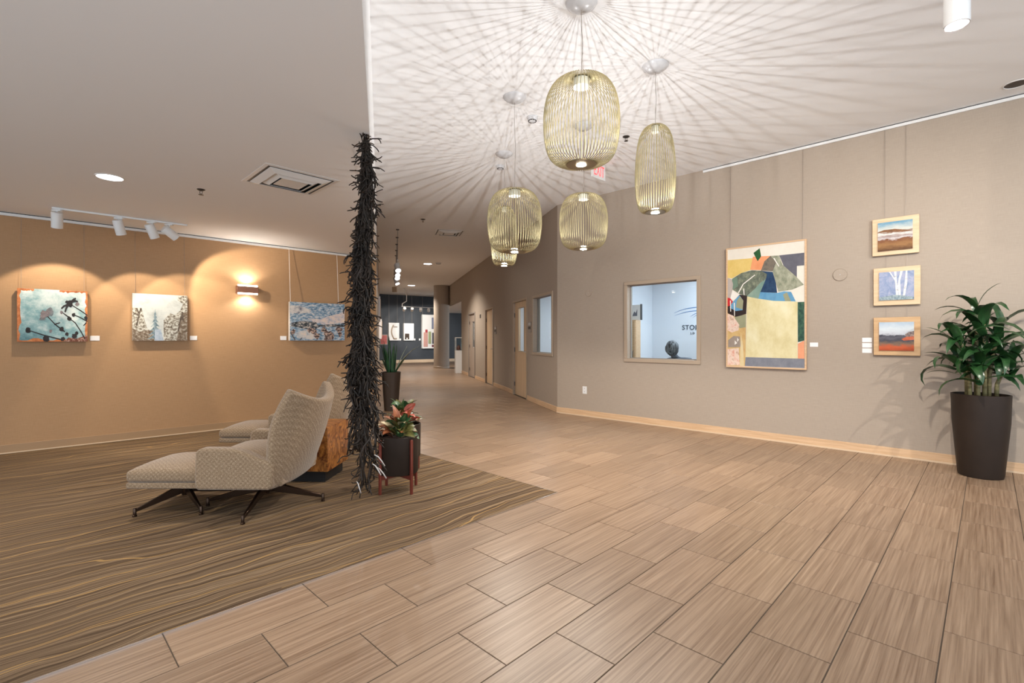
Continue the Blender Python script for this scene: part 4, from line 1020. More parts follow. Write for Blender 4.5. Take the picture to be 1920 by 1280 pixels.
# art on the hall's left wall, seen nearly edge-on, and on the dark wall
for (Y, z0, z1, dp, L_, mt, lab) in ((12.0, 1.75, 2.35, 0.06, 0.9, 'paper', 'pale canvas seen edge-on on the hall wall behind the twigs'), (16.0, 1.30, 1.95, 0.10, 0.9, 'paper', 'white relief panel seen edge-on farther along the hall wall')):
    s = (Y - WC.P.y)/WC.t.y; o = thing('edge_on_picture', lab, 'painting', WC.pt(s, z0), WC.rz)
    MB().box(0, L_, -dp, -0.012, 0, z1-z0).build('canvas', M[mt], o, bevel=0.004, seg=1)
    MB().box(0.06, L_-0.06, -dp-0.012, -dp, 0.06, z1-z0-0.06).build('relief', M['board'], o, bevel=0.004, seg=1)
def shadow_box(u0, u1, v0, v1, lab, fill):
    off = 0.14; um = (u0+u1)/2
    a0 = WD.hit(u0, CY, off)[0]; a1 = WD.hit(u1, CY, off)[0]; z1 = WD.hit(um, v0, off)[1]; z0 = WD.hit(um, v1, off)[1]; W_, H_ = a1-a0, z1-z0
    o = thing('relief_panel', lab, 'artwork', WD.pt(a0, z0), WD.rz, 'white relief panels on the charcoal wall')
    MB().box(0, W_, -off+0.04, -0.0, 0, H_).build('back_panel', M['white'], o)
    for bx_ in ((0, 0.05, 0, H_), (W_-0.05, W_, 0, H_), (0.05, W_-0.05, 0, 0.05), (0.05, W_-0.05, H_-0.05, H_)):
        MB().box(bx_[0], bx_[1], -off, -off+0.04, bx_[2], bx_[3]).build('frame_bar', M['white'], o)
    fill(o, W_, H_, -off+0.04)
    for x in (0.06, W_-0.06): MB().tube([(x, -0.02, H_), (x, -0.01, ZH-z0)], 0.008, 5).build('hanging_wire', M['wire'], o)
def fillA(o, W_, H_, y):
    arc = [(W_*(0.48-0.20*math.sin(math.pi*k/10)), y-0.02, H_*(0.88-0.75*k/10)) for k in range(11)] + [(W_*0.55, y-0.02, H_*0.09), (W_*0.78, y-0.02, H_*0.10)]
    MB().tube(arc, 0.035, 8).build('driftwood', M['frame_tan'], o, smooth=True)
    MB().box(W_*0.35, W_*0.85, y-0.02, y, H_*0.74, H_*0.80).build('slate_strip', M['frame_grey'], o)
def fillB(o, W_, H_, y):
    MB().box(W_*0.08, W_*0.55, y-0.05, y, H_*0.06, H_*0.40).build('brown_block', M['pot2'], o, bevel=0.03)
    MB().box(W_*0.24, W_*0.36, y-0.058, y-0.05, H_*0.08, H_*0.15).build('white_chip', M['paper'], o)
def fillC(o, W_, H_, y):
    for nm, x0, x1, h0, h1, c in (('pink_vase', 0.08, 0.32, 0.05, 0.48, (0.55, 0.30, 0.26)), ('green_vase', 0.36, 0.52, 0.14, 0.50, (0.30, 0.34, 0.18)), ('dark_panel', 0.58, 0.80, 0.14, 0.47, (0.03, 0.03, 0.05)), ('grey_panel', 0.55, 0.80, 0.58, 0.92, (0.16, 0.18, 0.26)), ('red_flower', 0.18, 0.31, 0.47, 0.56, (0.40, 0.04, 0.05)), ('maroon_dish', 0.56, 0.75, 0.04, 0.11, (0.13, 0.02, 0.04))):
        MB().box(W_*x0, W_*x1, y-0.03, y, H_*h0, H_*h1).build(nm, plain(nm, c, 0.6), o, bevel=0.02)
shadow_box(729, 748.5, 605, 638, 'white relief panel with curved driftwood on the charcoal wall', fillA)
shadow_box(757.5, 776, 606, 638, 'white relief panel with a brown block on the charcoal wall', fillB)
shadow_box(792, 824, 590, 653, 'large white still-life panel partly hidden by the round column', fillC)
for (u0, u1, lab) in ((748.8, 752.0, 'tiny caption card right of the driftwood panel'), (776.5, 778.8, 'tiny caption card right of the brown block panel'), (785.5, 788.5, 'tiny caption card left of the large still-life panel')): label_card(WD, u0, u1, 634.5, 638, lab)
a0, z1 = WD.hit(711.5, 627); a1, z0 = WD.hit(726, 646)
o = thing('framed_picture', 'small red framed picture behind the snake plant', 'painting', WD.pt(a0, z0), WD.rz)
MB().box(0, a1-a0, -0.05, 0, 0, z1-z0).build('frame', M['frame_grey'], o); MB().box(0.04, a1-a0-0.04, -0.06, -0.05, 0.04, z1-z0-0.04).build('red_sheet', plain('faded_red', (0.38, 0.09, 0.08), 0.6, var=0.3), o)

# ------------------------------------------------------------------ column and display pedestal
cp = fp(826, 690.5); o = thing('round_column', 'thick round taupe column at the end of the hall', 'column', (cp.x, cp.y+0.3, 0))
MB().lathe([(0.345, 0.0), (0.345, ZH-0.001)], 64).build('shaft', M['wall_taupe'], o, smooth='auto')
MB().lathe([(0.356, 0.001), (0.356, 0.09), (0.348, 0.098)], 64).build('base_ring', M['frame_tan'], o, smooth='auto')
pp = fp(860, 699.5); pp.y += 0.15
o = thing('display_pedestal', 'white display pedestal with a glass case by the side opening', 'pedestal', (pp.x-0.02, pp.y, 0), WN.rz+R(90))
MB().box(-0.13, 0.13, -0.13, 0.13, 0, 0.86).build('plinth', M['white'], o, bevel=0.004, seg=1)
cg = MB()
for x in (-0.12, 0.12):
    for y in (-0.12, 0.12): cg.box(x-0.008, x+0.008, y-0.008, y+0.008, 0.86, 1.33)
cg.box(-0.128, 0.128, -0.128, 0.128, 1.33, 1.36).build('case_frame', M['white'], o)
for bx_ in ((-0.111, 0.111, -0.124, -0.120), (-0.111, 0.111, 0.120, 0.124)): MB().box(*bx_, 0.861, 1.329).build('case_pane', M['glass'], o)
for bx_ in ((-0.124, -0.120, -0.111, 0.111), (0.120, 0.124, -0.111, 0.111)): MB().box(*bx_, 0.861, 1.329).build('case_pane', M['glass'], o)
ob = MB().lathe([(0.03, 0), (0.075, 0.03), (0.09, 0.09), (0.06, 0.15), (0.03, 0.18), (0.04, 0.20)], 18).build('brown_vessel', plain('rust_glaze', (0.16, 0.06, 0.045), 0.4, var=0.4, vs=20), None, smooth='auto')
ob.location = (pp.x-0.02, pp.y, 0.861); tag(ob, 'rust-brown vessel inside the glass case on the pedestal', 'vessel')

# ------------------------------------------------------------------ lounge chairs and footstools (front faces -X)
def rounded_box(x0, x1, y0, y1, z0, z1, bev, crown=0.0, n=8):
    """box as a grid on top so that it can be crowned"""
    b_ = MB(); vs = []
    for j in range(n+1):
        for i in range(n+1):
            fx, fy = i/n, j/n; c = crown*(1-(2*fx-1)**4)*(1-(2*fy-1)**4)
            vs.append((x0+(x1-x0)*fx, y0+(y1-y0)*fy, z1+c))
    fs = [(j*(n+1)+i, j*(n+1)+i+1, (j+1)*(n+1)+i+1, (j+1)*(n+1)+i) for j in range(n) for i in range(n)]
    ring = [i for i in range(n+1)] + [(j)*(n+1)+n for j in range(1, n+1)] + [n*(n+1)+i for i in range(n-1, -1, -1)] + [j*(n+1) for j in range(n-1, 0, -1)]
    o = len(vs)
    for k in ring: vs.append((vs[k][0], vs[k][1], z0))
    m = len(ring)
    for k in range(m): fs.append((ring[k], ring[(k+1) % m], o+(k+1) % m, o+k))
    fs.append(tuple(o+k for k in range(m))[::-1])
    return b_.add(vs, fs)
def star_base(parent, ang0, length, zc):
    MB().lathe([(0.030, 0.085), (0.034, 0.10), (0.034, zc-0.02), (0.055, zc-0.012), (0.055, zc)], 20).build('pedestal_column', M['bronze'], parent, smooth='auto')
    for k in range(4):
        a = ang0 + k*math.pi/2; rm = Matrix.Rotation(a, 4, 'Z')
        b_ = MB(); L_ = length
        vs = [(0.028,-0.014,0.10),(0.028,0.014,0.10),(L_,0.008,0.030),(L_,-0.008,0.030),(0.028,-0.014,0.175),(0.028,0.014,0.175),(L_,0.008,0.052),(L_,-0.008,0.052)]
        b_.add([rm @ Vector(v) for v in vs], [(0,3,2,1),(4,5,6,7),(0,1,5,4),(1,2,6,5),(2,3,7,6),(3,0,4,7)])
        lg = b_.build('leg', M['bronze'], parent, bevel=0.003, seg=1)
        MB().lathe([(0.015, 0.0), (0.015, 0.008), (0.011, 0.012), (0.011, 0.058), (0.008, 0.062)], 12, mat=rm @ Matrix.Translation((L_, 0, 0))).build('foot', M['bronze'], lg, smooth='auto')
def make_chair(label):
    t = thing('lounge_chair', label, 'armchair', (0,0,0), 0, 'wingback lounge chairs with swivel bases')
    # winged back: a curved sheet, thickened
    nu, nv = 16, 12; vs = []
    for j in range(nv+1):
        h = j/nv
        for i in range(nu+1):
            s = 2*i/nu - 1; a = abs(s)
            zc = 0.225 + 0.625*h
            xr = 0.235 + 0.225*h + 0.03*math.sin(math.pi*h)                        # middle of the back
            fwd = (0.05 + 0.15*math.sin(math.pi*min(1, h*0.9))**1.2*(0.35+0.65*h) + 0.03*h)*a**2.4
            wid = 0.365 + 0.035*math.sin(math.pi*min(1.0, h*1.05)) - 0.01*h
            z = zc + 0.085*h*h*a**2.0 - 0.02*h*(1-a*a)
            vs.append((xr - fwd, wid*s, z))
    b_ = MB().add(vs, [(j*(nu+1)+i, j*(nu+1)+i+1, (j+1)*(nu+1)+i+1, (j+1)*(nu+1)+i) for j in range(nv) for i in range(nu)])
    o = b_.build('backrest', M['cloth'], t, smooth=True)
    sm = o.modifiers.new('t', 'SOLIDIFY'); sm.thickness = 0.075; sm.offset = 0.0
    bv = o.modifiers.new('b', 'BEVEL'); bv.width = 0.022; bv.segments = 3; bv.angle_limit = R(50)
    # arms
    prof = [(-0.30,0.235),(-0.305,0.30),(-0.30,0.49),(-0.285,0.512),(-0.25,0.520),(-0.10,0.520),(-0.02,0.512),(0.06,0.488),(0.14,0.452),(0.22,0.425),(0.255,0.420),(0.240,0.235),(0.21,0.225),(-0.28,0.225)]
    for y0, y1 in ((-0.405, -0.315), (0.315, 0.405)):
        MB().prism_y(prof, y0, y1).build('arm', M['cloth'], t, bevel=0.020, seg=3)
    rounded_box(-0.32, 0.24, -0.312, 0.312, 0.315, 0.425, 0.03, 0.045).build('seat_cushion', M['cloth'], t, bevel=0.03, seg=3)
    MB().box(-0.29, 0.27, -0.312, 0.312, 0.225, 0.312).build('seat_frame', M['cloth'], t, bevel=0.012)
    star_base(t, R(187), 0.43, 0.226)
    return t
def make_stool(label):
    t = thing('footstool', label, 'footstool', (0,0,0), 0, 'matching upholstered footstools')
    rounded_box(-0.265, 0.265, -0.27, 0.27, 0.250, 0.335, 0.03, 0.045).build('cushion', M['cloth'], t, bevel=0.026, seg=3)
    MB().box(-0.262, 0.262, -0.267, 0.267, 0.205, 0.249).build('seat_band', M['cloth'], t, bevel=0.010)
    star_base(t, R(50), 0.325, 0.206)
    return t
ch = make_chair('beige wingback lounge chair nearest, twig shadows across its back'); ch.location = (-1.935, 3.82, 0.0062)
st = make_stool('beige patterned footstool in front of the nearest lounge chair'); st.location = (-2.54, 3.785, 0.0062)
def dup(o, loc, label):
    c = copy_tree(o); c.location = loc; c['label'] = label; return c
c2 = dup(ch, (-2.215, 5.40, 0.0062), 'beige wingback lounge chair farther back, mostly behind the nearest one')
s2 = dup(st, (-2.82, 5.365, 0.0062), 'beige patterned footstool of the farther chair, by the tan wall')
# burl cube table between the chairs
o = thing('cube_table', 'glossy burl wood cube table on a black plinth between the lounge chairs', 'table', (-1.89, 4.60, 0.0062), R(-3))
MB().box(-0.25, 0.25, -0.235, 0.235, 0.10, 0.50).build('cube_body', M['burl'], o, bevel=0.004)
MB().box(-0.21, 0.21, -0.195, 0.195, 0.0, 0.10).build('plinth', M['black'], o)

# ------------------------------------------------------------------ hanging twig sculpture
def twigs():
    g = random.Random(11); b_ = MB(); pale = []
    top, bot = ZL-0.02, 0.24
    def radius(z):
        f = (top-z)/(top-bot)
        if f < 0.10: return 0.012 + 0.035*f/0.10
        if f < 0.55: return 0.047 + 0.022*(f-0.10)/0.45
        if f < 0.86: return 0.069 + 0.060*(f-0.55)/0.31
        return 0.129 - 0.080*(f-0.86)/0.14
    cxo = lambda z: (0.012*math.sin(z*3.1) - 0.015*max(0, (0.9-z)), 0.01*math.cos(z*2.3))
    def twig(p, d, n, step, r_, curl, fork):
        """short curling twig: the heading turns steadily about one axis"""
        pts = [p.copy()]; ax = Vector((g.gauss(0, 1), g.gauss(0, 1), g.gauss(0, 0.6))).normalized(); k = g.gauss(0, curl)
        for i in range(n):
            d = (Matrix.Rotation(k + g.gauss(0, 0.16), 3, ax) @ d + Vector((g.gauss(0, 0.10), g.gauss(0, 0.10), -0.17))).normalized()
            p = p + d*step
            p.z = min(max(p.z, 0.20), ZL-0.004); pts.append(p.copy())
            if fork and i in (1, 3) and g.random() < 0.55:
                a_ = g.uniform(0, 6.28); twig(p, (d + Vector((math.cos(a_), math.sin(a_), -0.1))*0.75).normalized(), 4, step*0.8, r_*0.85, curl, False)
        b_.tube(pts, [r_]*(len(pts)-1) + [r_*0.75], 5)
    cb = []
    for i in range(34):
        z = top - (0.0 if i < 12 else g.uniform(0.15, 1.5)); zend = bot + (0.02 if i < 5 else g.uniform(0.05, 0.9))
        a = g.uniform(0, 6.28); rr = g.uniform(0.15, 0.95); pts = []; da = g.uniform(-0.25, 0.25); ph = g.uniform(0, 6.28); k = 0
        while z > zend:
            c_ = cxo(z); r_ = radius(z)*rr*(0.9 + 0.25*math.sin(k*0.55+ph)); aa = a + da*k + 0.35*math.sin(k*0.8+ph)
            p = Vector((c_[0]+r_*math.cos(aa), c_[1]+r_*math.sin(aa), z)); pts.append(p)
            f = (top-z)/(top-bot)
            for _ in range(2 if f < 0.66 else 1):
                if g.random() < 0.92:
                    o_ = aa + g.gauss(0, 1.3); sp_ = 0.14 if f < 0.6 else 0.42
                    if f < 0.06: sp_ = 0.10
                    twig(p, Vector((math.cos(o_)*sp_, math.sin(o_)*sp_, -1.0 if g.random() < 0.92 else 0.35)).normalized(), g.randint(4, 6), g.uniform(0.015, 0.022), g.uniform(0.0038, 0.0052), 0.26 if f < 0.6 else 0.36, True)
            z -= g.uniform(0.035, 0.06); k += 1
        if len(pts) > 3: cb.append(MB().tube(pts, 0.0062, 6))
    for (px_, py_, pz, dx) in ((0.085, -0.05, 0.50, 1), (0.09, -0.03, 0.41, 1), (0.075, -0.06, 0.44, 0.8), (-0.02, -0.10, 0.33, 0.4)):
        pale.append(MB().tube([(px_, py_, pz), (px_+0.03*dx, py_-0.01, pz-0.012), (px_+0.055*dx, py_-0.015, pz-0.04), (px_+0.075*dx, py_-0.01, pz-0.075)], 0.004, 6))
    return b_, cb, pale
hx, hy = -1.035, 3.40
o = thing('hanging_twig_sculpture', 'tall column of dark dried twigs hanging from the ceiling edge to near the floor', 'sculpture', (hx, hy, 0))
tb, cb, pb = twigs()
tag(tb.build('twig_mass', M['twig'], o, smooth=True), kind='stuff')
for t_ in cb: t_.build('long_stem', M['twig'], o, smooth=True)
for t_ in pb: tag(t_.build('pale_twig', M['twig_pale'], o, smooth=True), 'pale grey curled twig')
MB().tube([(0.012, 0, ZL-0.06), (0.01, 0, ZL)], 0.006, 8).build('ceiling_hook', M['dark_steel'], o)

# ------------------------------------------------------------------ potted plants
def leaf_mesh(name, L, Wd, droop, mats, n=7, fold=0.25, tip=0.55, twist=0.0, wav=0.0):
    """leaf growing along +X and up, arching down; 4 columns wide, creased at the midrib"""
    vs, uv, fs = [], [], []
    x = z = 0.0; a = R(62)
    for i in range(n+1):
        f = i/n
        w = Wd*(math.sin(math.pi*min(1, (f*0.93+0.07))**tip) ** 0.8 if f < 1 else 0.0)
        w = max(w, 0.0006)
        for k, c in enumerate((-1, 0, 1)):
            yy = c*w/2; zz = z + abs(c)*w*fold + wav*math.sin(f*9+c*2)*w
            vs.append((x + twist*c*w*0.2, yy, zz)); uv.append((f, k/2))
        x += L/n*math.cos(a); z += L/n*math.sin(a); a -= droop/n*(0.6+0.9*f)
    for i in range(n):
        for k in range(2): fs.append((i*3+k, i*3+k+1, (i+1)*3+k+1, (i+1)*3+k))
    me = bpy.data.meshes.new(name); me.from_pydata(vs, [], fs); me.materials.append(mats)
    lay = me.uv_layers.new(name='UVMap')
    for p in me.polygons:
        p.use_smooth = True
        for li in p.loop_indices: lay.data[li].uv = uv[me.loops[li].vertex_index]
    return me
GL = leaf_mat('glossy_green_leaf', [(0.30, (0.010, 0.034, 0.012)), (0.55, (0.020, 0.070, 0.020)), (0.75, (0.050, 0.125, 0.030))])
def pot(parent, prof, mat, soil_z, soil_r, n=40, sq=0.0):
    MB().lathe(prof, n, cap0=True, cap1=False).build('planter', mat, parent, smooth='auto')
    MB().lathe([(soil_r, soil_z-0.02), (soil_r, soil_z), (soil_r*0.6, soil_z+0.012), (0.01, soil_z+0.016)], n).build('soil', M['soil'], parent, smooth='auto')
# dracaena by the right wall
dr = thing('potted_dracaena', 'tall leafy dracaena in a dark tapered planter against the taupe wall', 'plant', (4.45, 4.61, 0.0))
pot(dr, [(0.150, 0.0), (0.160, 0.004), (0.166, 0.03), (0.206, 0.52), (0.212, 0.74), (0.214, 0.775), (0.204, 0.777), (0.198, 0.70)], M['pot'], 0.735, 0.199)
g = random.Random(21)
lv = [leaf_mesh('leaf', L, W, D, GL, fold=0.16, tip=0.62) for L, W, D in ((0.42, 0.082, R(125)), (0.36, 0.076, R(95)), (0.46, 0.088, R(150)), (0.30, 0.066, R(60)), (0.42, 0.090, R(170)))]
cane = stretch_mat('dracaena_cane', (0.10, 0.085, 0.035), (0.26, 0.23, 0.11), (2, 2, 55), 0.6)
heads = [(-0.12, -0.02, -0.235, -0.05, 1.30), (-0.03, -0.07, -0.07, -0.11, 1.44), (-0.02, 0.02, -0.02, 0.01, 1.63), (0.05, -0.03, 0.11, -0.06, 1.36), (0.11, 0.03, 0.22, 0.03, 1.44), (0.05, 0.08, 0.10, 0.12, 1.30), (-0.07, 0.06, -0.13, 0.11, 1.34), (-0.08, -0.06, -0.13, -0.12, 1.10), (0.10, -0.05, 0.17, -0.12, 1.14)]
for i, (x0, y0, x1, y1, zt) in enumerate(heads):
    if i < 9:
        MB().tube([(x0, y0, 0.73), (x0*1.05, y0*1.05, 0.73+(zt-0.73)*0.35), ((x0+x1)/2, (y0+y1)/2, 0.73+(zt-0.73)*0.7), (x1, y1, zt)], [0.018, 0.016, 0.014, 0.010], 8).build('cane', cane, dr, smooth=True)
    nl = 13 if i < 7 else 11
    for k in range(nl):
        a = k*2.399 + i; f = k/nl
        o = link('leaf', lv[(k*3+i) % 5], dr)
        back_ = math.cos(a)*0.69 + math.sin(a)*0.72           # towards the wall: keep those leaves steep and short
        s_ = (0.80 + 0.35*g.random())*(0.72 if back_ > 0.35 else 1.0)
        o.location = (x1, y1, zt - 0.015 - 0.36*(1-f)**1.1*(1.0 if i < 7 else 0.6))
        pitch = R(38)*(1-f) - R(14)*f - (R(22) if back_ > 0.35 else 0) + g.uniform(-0.15, 0.15)
        rot_ = (g.uniform(-0.3, 0.3), pitch, a + g.uniform(-0.25, 0.25))
        for _ in range(14):                                   # keep every leaf in front of the wall
            mw = Matrix.Translation(dr.location) @ Matrix.LocRotScale(o.location, Matrix.Identity(3), None) @ __import__('mathutils').Euler(rot_).to_matrix().to_4x4() @ Matrix.Scale(s_, 4)
            if min((mw @ v.co - WR.P).dot(WR.n) for v in o.data.vertices) > 0.015: break
            s_ *= 0.93; rot_ = (rot_[0], rot_[1]-0.04, rot_[2] + (0.12 if math.sin(rot_[2] - R(46)) > 0 else -0.12))
        o.rotation_euler = rot_; o.scale = (s_, s_*1.08, s_)
# snake plant in the tall planter
sp = thing('potted_snake_plant', 'dark green snake plant in a tall bronze planter behind the twigs', 'plant', (-2.20, 8.84, 0.0))
pot(sp, [(0.118, 0.0), (0.124, 0.004), (0.170, 0.685), (0.172, 0.70), (0.160, 0.70), (0.156, 0.65)], M['pot2'], 0.665, 0.156)
SNAKE = leaf_mat('snake_plant_leaf', [(0.35, (0.008, 0.028, 0.014)), (0.5, (0.020, 0.075, 0.030)), (0.65, (0.045, 0.12, 0.05))])
SN2 = leaf_mat('pale_snake_leaf', [(0.35, (0.20, 0.26, 0.20)), (0.65, (0.45, 0.48, 0.40))])
def blade(L, lean, az, bend, mt, Wd=0.060):
    me_v, uv, fs = [], [], []; n = 8; x = z = 0; a = R(90)-lean
    for i in range(n+1):
        f = i/n; w = Wd*(0.75+0.5*math.sin(math.pi*f*0.7))*(1-f**5)*(1-0.35*f); w = max(w, 0.001)
        for c in (-1, 0, 1): me_v.append((x + abs(c)*w*0.14, c*w/2, z)); uv.append((f*4, (c+1)/2))
        x += L/n*math.cos(a); z += L/n*math.sin(a); a -= bend/n
    for i in range(n):
        for k in range(2): fs.append((i*3+k, i*3+k+1, (i+1)*3+k+1, (i+1)*3+k))
    me = bpy.data.meshes.new('leaf'); me.from_pydata(me_v, [], fs); me.materials.append(mt); lay = me.uv_layers.new(name='UVMap')
    for p in me.polygons:
        p.use_smooth = True
        for li in p.loop_indices: lay.data[li].uv = uv[me.loops[li].vertex_index]
    o = link('leaf', me, sp); o.rotation_euler = (0, 0, az); o.location = (0.06*math.cos(az), 0.06*math.sin(az), 0.66); 
    sl = o.modifiers.new('t', 'SOLIDIFY'); sl.thickness = 0.004; return o
for (L, lean, az, bend, mt) in ((0.62, 4, 200, 6, 0), (0.70, 6, 120, 4, 0), (0.50, 7, 185, 8, 0), (0.55, 11, 216, 6, 0), (0.48, 10, 250, 8, 0), (0.58, 8, 300, 10, 0), (0.52, 3, 40, 6, 0), (0.60, 26, 5, 26, 0), (0.72, 24, 350, 44, 1), (0.56, 18, 20, 14, 1), (0.40, 30, 340, 20, 0), (0.34, 24, 150, 20, 0), (0.46, 12, 90, 8, 0), (0.56, 10, 230, 4, 0), (0.30, 30, 10, 10, 0)):
    blade(L, R(lean), R(az), R(bend), SN2 if mt else SNAKE)
# two leafy pots on red wooden stands
CAL = [leaf_mat('croton_leaf_'+n_, st_, rough=0.4) for n_, st_ in (
    ('rust', [(0.35, (0.16, 0.035, 0.012)), (0.55, (0.34, 0.11, 0.045)), (0.7, (0.50, 0.24, 0.10))]),
    ('cream', [(0.35, (0.42, 0.30, 0.15)), (0.55, (0.62, 0.50, 0.30)), (0.7, (0.70, 0.62, 0.42))]),
    ('olive', [(0.35, (0.035, 0.045, 0.012)), (0.55, (0.13, 0.12, 0.030)), (0.7, (0.40, 0.36, 0.14))]),
    ('green', [(0.35, (0.012, 0.05, 0.022)), (0.55, (0.05, 0.12, 0.04)), (0.7, (0.38, 0.42, 0.18))]),
    ('pink', [(0.35, (0.50, 0.06, 0.05)), (0.55, (0.62, 0.20, 0.14)), (0.7, (0.72, 0.55, 0.40))]))]
def stand_pot(loc, rz, seed, mix, label, hgt):
    t = thing('potted_croton', label, 'plant', loc, rz, 'leafy pots on red wooden stands'); g = random.Random(seed)
    prof = [(0.150, 0.155), (0.160, 0.157), (0.166, 0.165), (0.170, 0.470), (0.164, 0.474), (0.158, 0.468), (0.156, 0.42)]
    pot(t, prof, M['pot'], 0.440, 0.1555)
    for k in range(4):
        rm = Matrix.Rotation(R(45)+k*math.pi/2, 4, 'Z')
        MB().box(0.1715, 0.1925, -0.011, 0.011, 0.0, 0.452, mat=rm).build('stand_leg', M['red_wood'], t, bevel=0.003, seg=1)
    for k in range(2):
        MB().box(-0.172, 0.172, -0.010, 0.010, 0.120 - 0.0006*k, 0.1535 - 0.0006*k, mat=Matrix.Rotation(R(45)+k*math.pi/2, 4, 'Z')).build('cross_bar', M['red_wood'], t)
    shapes = [[leaf_mesh('leaf', L, W, D, c, n=6, fold=0.15, tip=0.75, wav=0.05) for (L, W, D) in ((0.17, 0.070, R(75)), (0.14, 0.066, R(110)), (0.19, 0.062, R(55)))] for c in CAL]
    n_ = 48
    for k in range(n_):
        f = k/n_; a = k*2.399 + seed; r_ = 0.055*(1-f) + 0.01
        o = link('leaf', shapes[g.choice(mix)][k % 3], t); s_ = g.uniform(0.75, 1.1)
        o.location = (r_*math.cos(a)*0.9, r_*math.sin(a)*0.9, 0.45 + hgt*f*g.uniform(0.5, 1.0))
        o.rotation_euler = (g.uniform(-0.7, 0.7), R(22)*(1-f) - R(16)*f + g.uniform(-0.35, 0.35), a + g.uniform(-0.3, 0.3)); o.scale = (s_, s_*1.15, s_)
    MB().tube([(0, 0, 0.44), (0.005, 0, 0.44+hgt*0.5), (0, 0.004, 0.44+hgt)], 0.008, 6).build('stem', cane, t, smooth=True)
    return t
stand_pot((-0.972, 4.16, 0.0062), R(3), 3, [0, 0, 2, 2, 1, 2, 3], 'rust and cream leafed plant in a dark pot on a red stand, the front one', 0.13)
stand_pot((-1.06, 4.72, 0.0062), R(3), 8, [3, 2, 2, 4, 0, 3], 'green and pink leafed plant in a dark pot standing behind the rust-leafed one', 0.20)

# ------------------------------------------------------------------ the lit office behind the window
def off_pt(s, D): return Vector((*(WR.P + WR.t*s - WR.n*D).xy, 0))
OW, OL, OD = 6.2, 0.68, 2.2
def wl(name, p, q_, z0, z1, mat, label):
    w = Wall(p, q_); return wall(name, w, z0, z1, mat, 0.08, label=label), w
bk, WOB = wl('wall_office_back', off_pt(OL, OD), off_pt(OW, OD), 0, 2.7, M['white_wall'], 'white office wall with a blue emblem and dark lettering')
wl('wall_office_left', off_pt(OL, 0.15), off_pt(OL, OD), 0, 2.7, M['white_wall'], 'white side wall of the office')
wl('wall_office_right', off_pt(OW, OD), off_pt(OW, 0.15), 0, 2.7, M['white_wall'], 'far side wall of the office')
oc_ = world_poly_slab('ceiling', [off_pt(OL, 0.15), off_pt(OW, 0.15), off_pt(OW, OD), off_pt(OL, OD)], 2.7, 2.76, M['white_wall']); tag(oc_, 'white ceiling of the office', kind='structure')
o = place(thing('added_office_lamp', 'unseen square ceiling lamp added to light the office', 'ceiling lamp'), WR, 2.6, 2.70, -1.25)  # unseen lamp, added to brighten the office interior
MB().box(-0.6, 0.6, -0.6, 0.6, -0.03, -0.001).build('housing', M['white'], o); MB().box(-0.56, 0.56, -0.56, 0.56, -0.034, -0.031).build('diffuser', M['panel_glow'], o)
# emblem and letters on the back wall
navy_ = plain('letter_navy', (0.040, 0.062, 0.095), 0.5); bl_ = plain('emblem_blue', (0.10, 0.24, 0.52), 0.5)
lg = thing('wall_lettering', 'dark letters under blue brush strokes on the white office wall', 'sign', WOB.pt(WOB.hit(1279, 618)[0], WOB.hit(1279, 618)[1]), WOB.rz)
text('letters', 'STOI', 0.128, navy_, lg, (0, -0.006, 0), (R(90), 0, 0), 0.003, 1.06)
text('letters', 'LO', 0.052, navy_, lg, (0.165, -0.006, -0.085), (R(90), 0, 0), 0.003, 1.5)
for pts, w_ in (([(-0.16, 0.325), (0.02, 0.385), (0.24, 0.415), (0.50, 0.42)], 0.014), ([(-0.15, 0.275), (0.05, 0.33), (0.25, 0.352), (0.50, 0.35)], 0.013), ([(0.16, 0.245), (0.26, 0.30), (0.42, 0.335)], 0.011), ([(0.20, 0.22), (0.30, 0.28), (0.42, 0.31)], 0.009)):
    b_ = MB(); n = 14; cs_ = curve_pts([(x, z) for x, z in pts], n); vs = []
    for i, c_ in enumerate(cs_):
        d_ = (cs_[min(i+1, n)] - cs_[max(i-1, 0)]).normalized(); nr = Vector((-d_.z, 0, d_.x)); h_ = w_*math.sin(math.pi*min(1, 0.06 + 0.6*i/n))/2
        vs += [(c_.x+nr.x*h_, -0.004, c_.z+nr.z*h_), (c_.x-nr.x*h_, -0.004, c_.z-nr.z*h_), (c_.x+nr.x*h_, -0.001, c_.z+nr.z*h_), (c_.x-nr.x*h_, -0.001, c_.z-nr.z*h_)]
    fs = []
    for i in range(n): k = i*4; fs += [(k, k+1, k+5, k+4), (k+2, k+6, k+7, k+3), (k, k+4, k+6, k+2), (k+1, k+3, k+7, k+5)]
    b_.add(vs, fs).build('brush_stroke', bl_, lg)
# wooden cabinet with a print on top
def ray_at(u, v, Y): return at(u, v, Y)
cbp = ray_at(1190, 600, 8.25)
cb_ = thing('office_cabinet', 'tall wooden cabinet at the left of the office window', 'cabinet', (cbp.x-0.06, cbp.y, 0), WR.rz)
MB().box(-0.10, 0.09, 0.0, 0.16, 0.0, 1.62).build('carcass', M['maple'], cb_, bevel=0.003, seg=1)
MB().box(-0.09, 0.08, -0.018, 0.0, 0.06, 1.60).build('door', M['maple'], cb_, bevel=0.003, seg=1)
MB().tube([(0.05, -0.018, 0.9), (0.05, -0.04, 0.92), (0.05, -0.04, 1.08), (0.05, -0.018, 1.1)], 0.006, 6).build('handle', M['dark_steel'], cb_)
pr = thing('framed_print', 'small framed mountain print leaning on the office cabinet', 'picture', (cbp.x-0.06, cbp.y+0.02, 1.621), WR.rz+R(-6))
MB().box(-0.06, 0.12, 0.10, 0.115, 0, 0.26).build('print_sheet', M['paper'], pr)
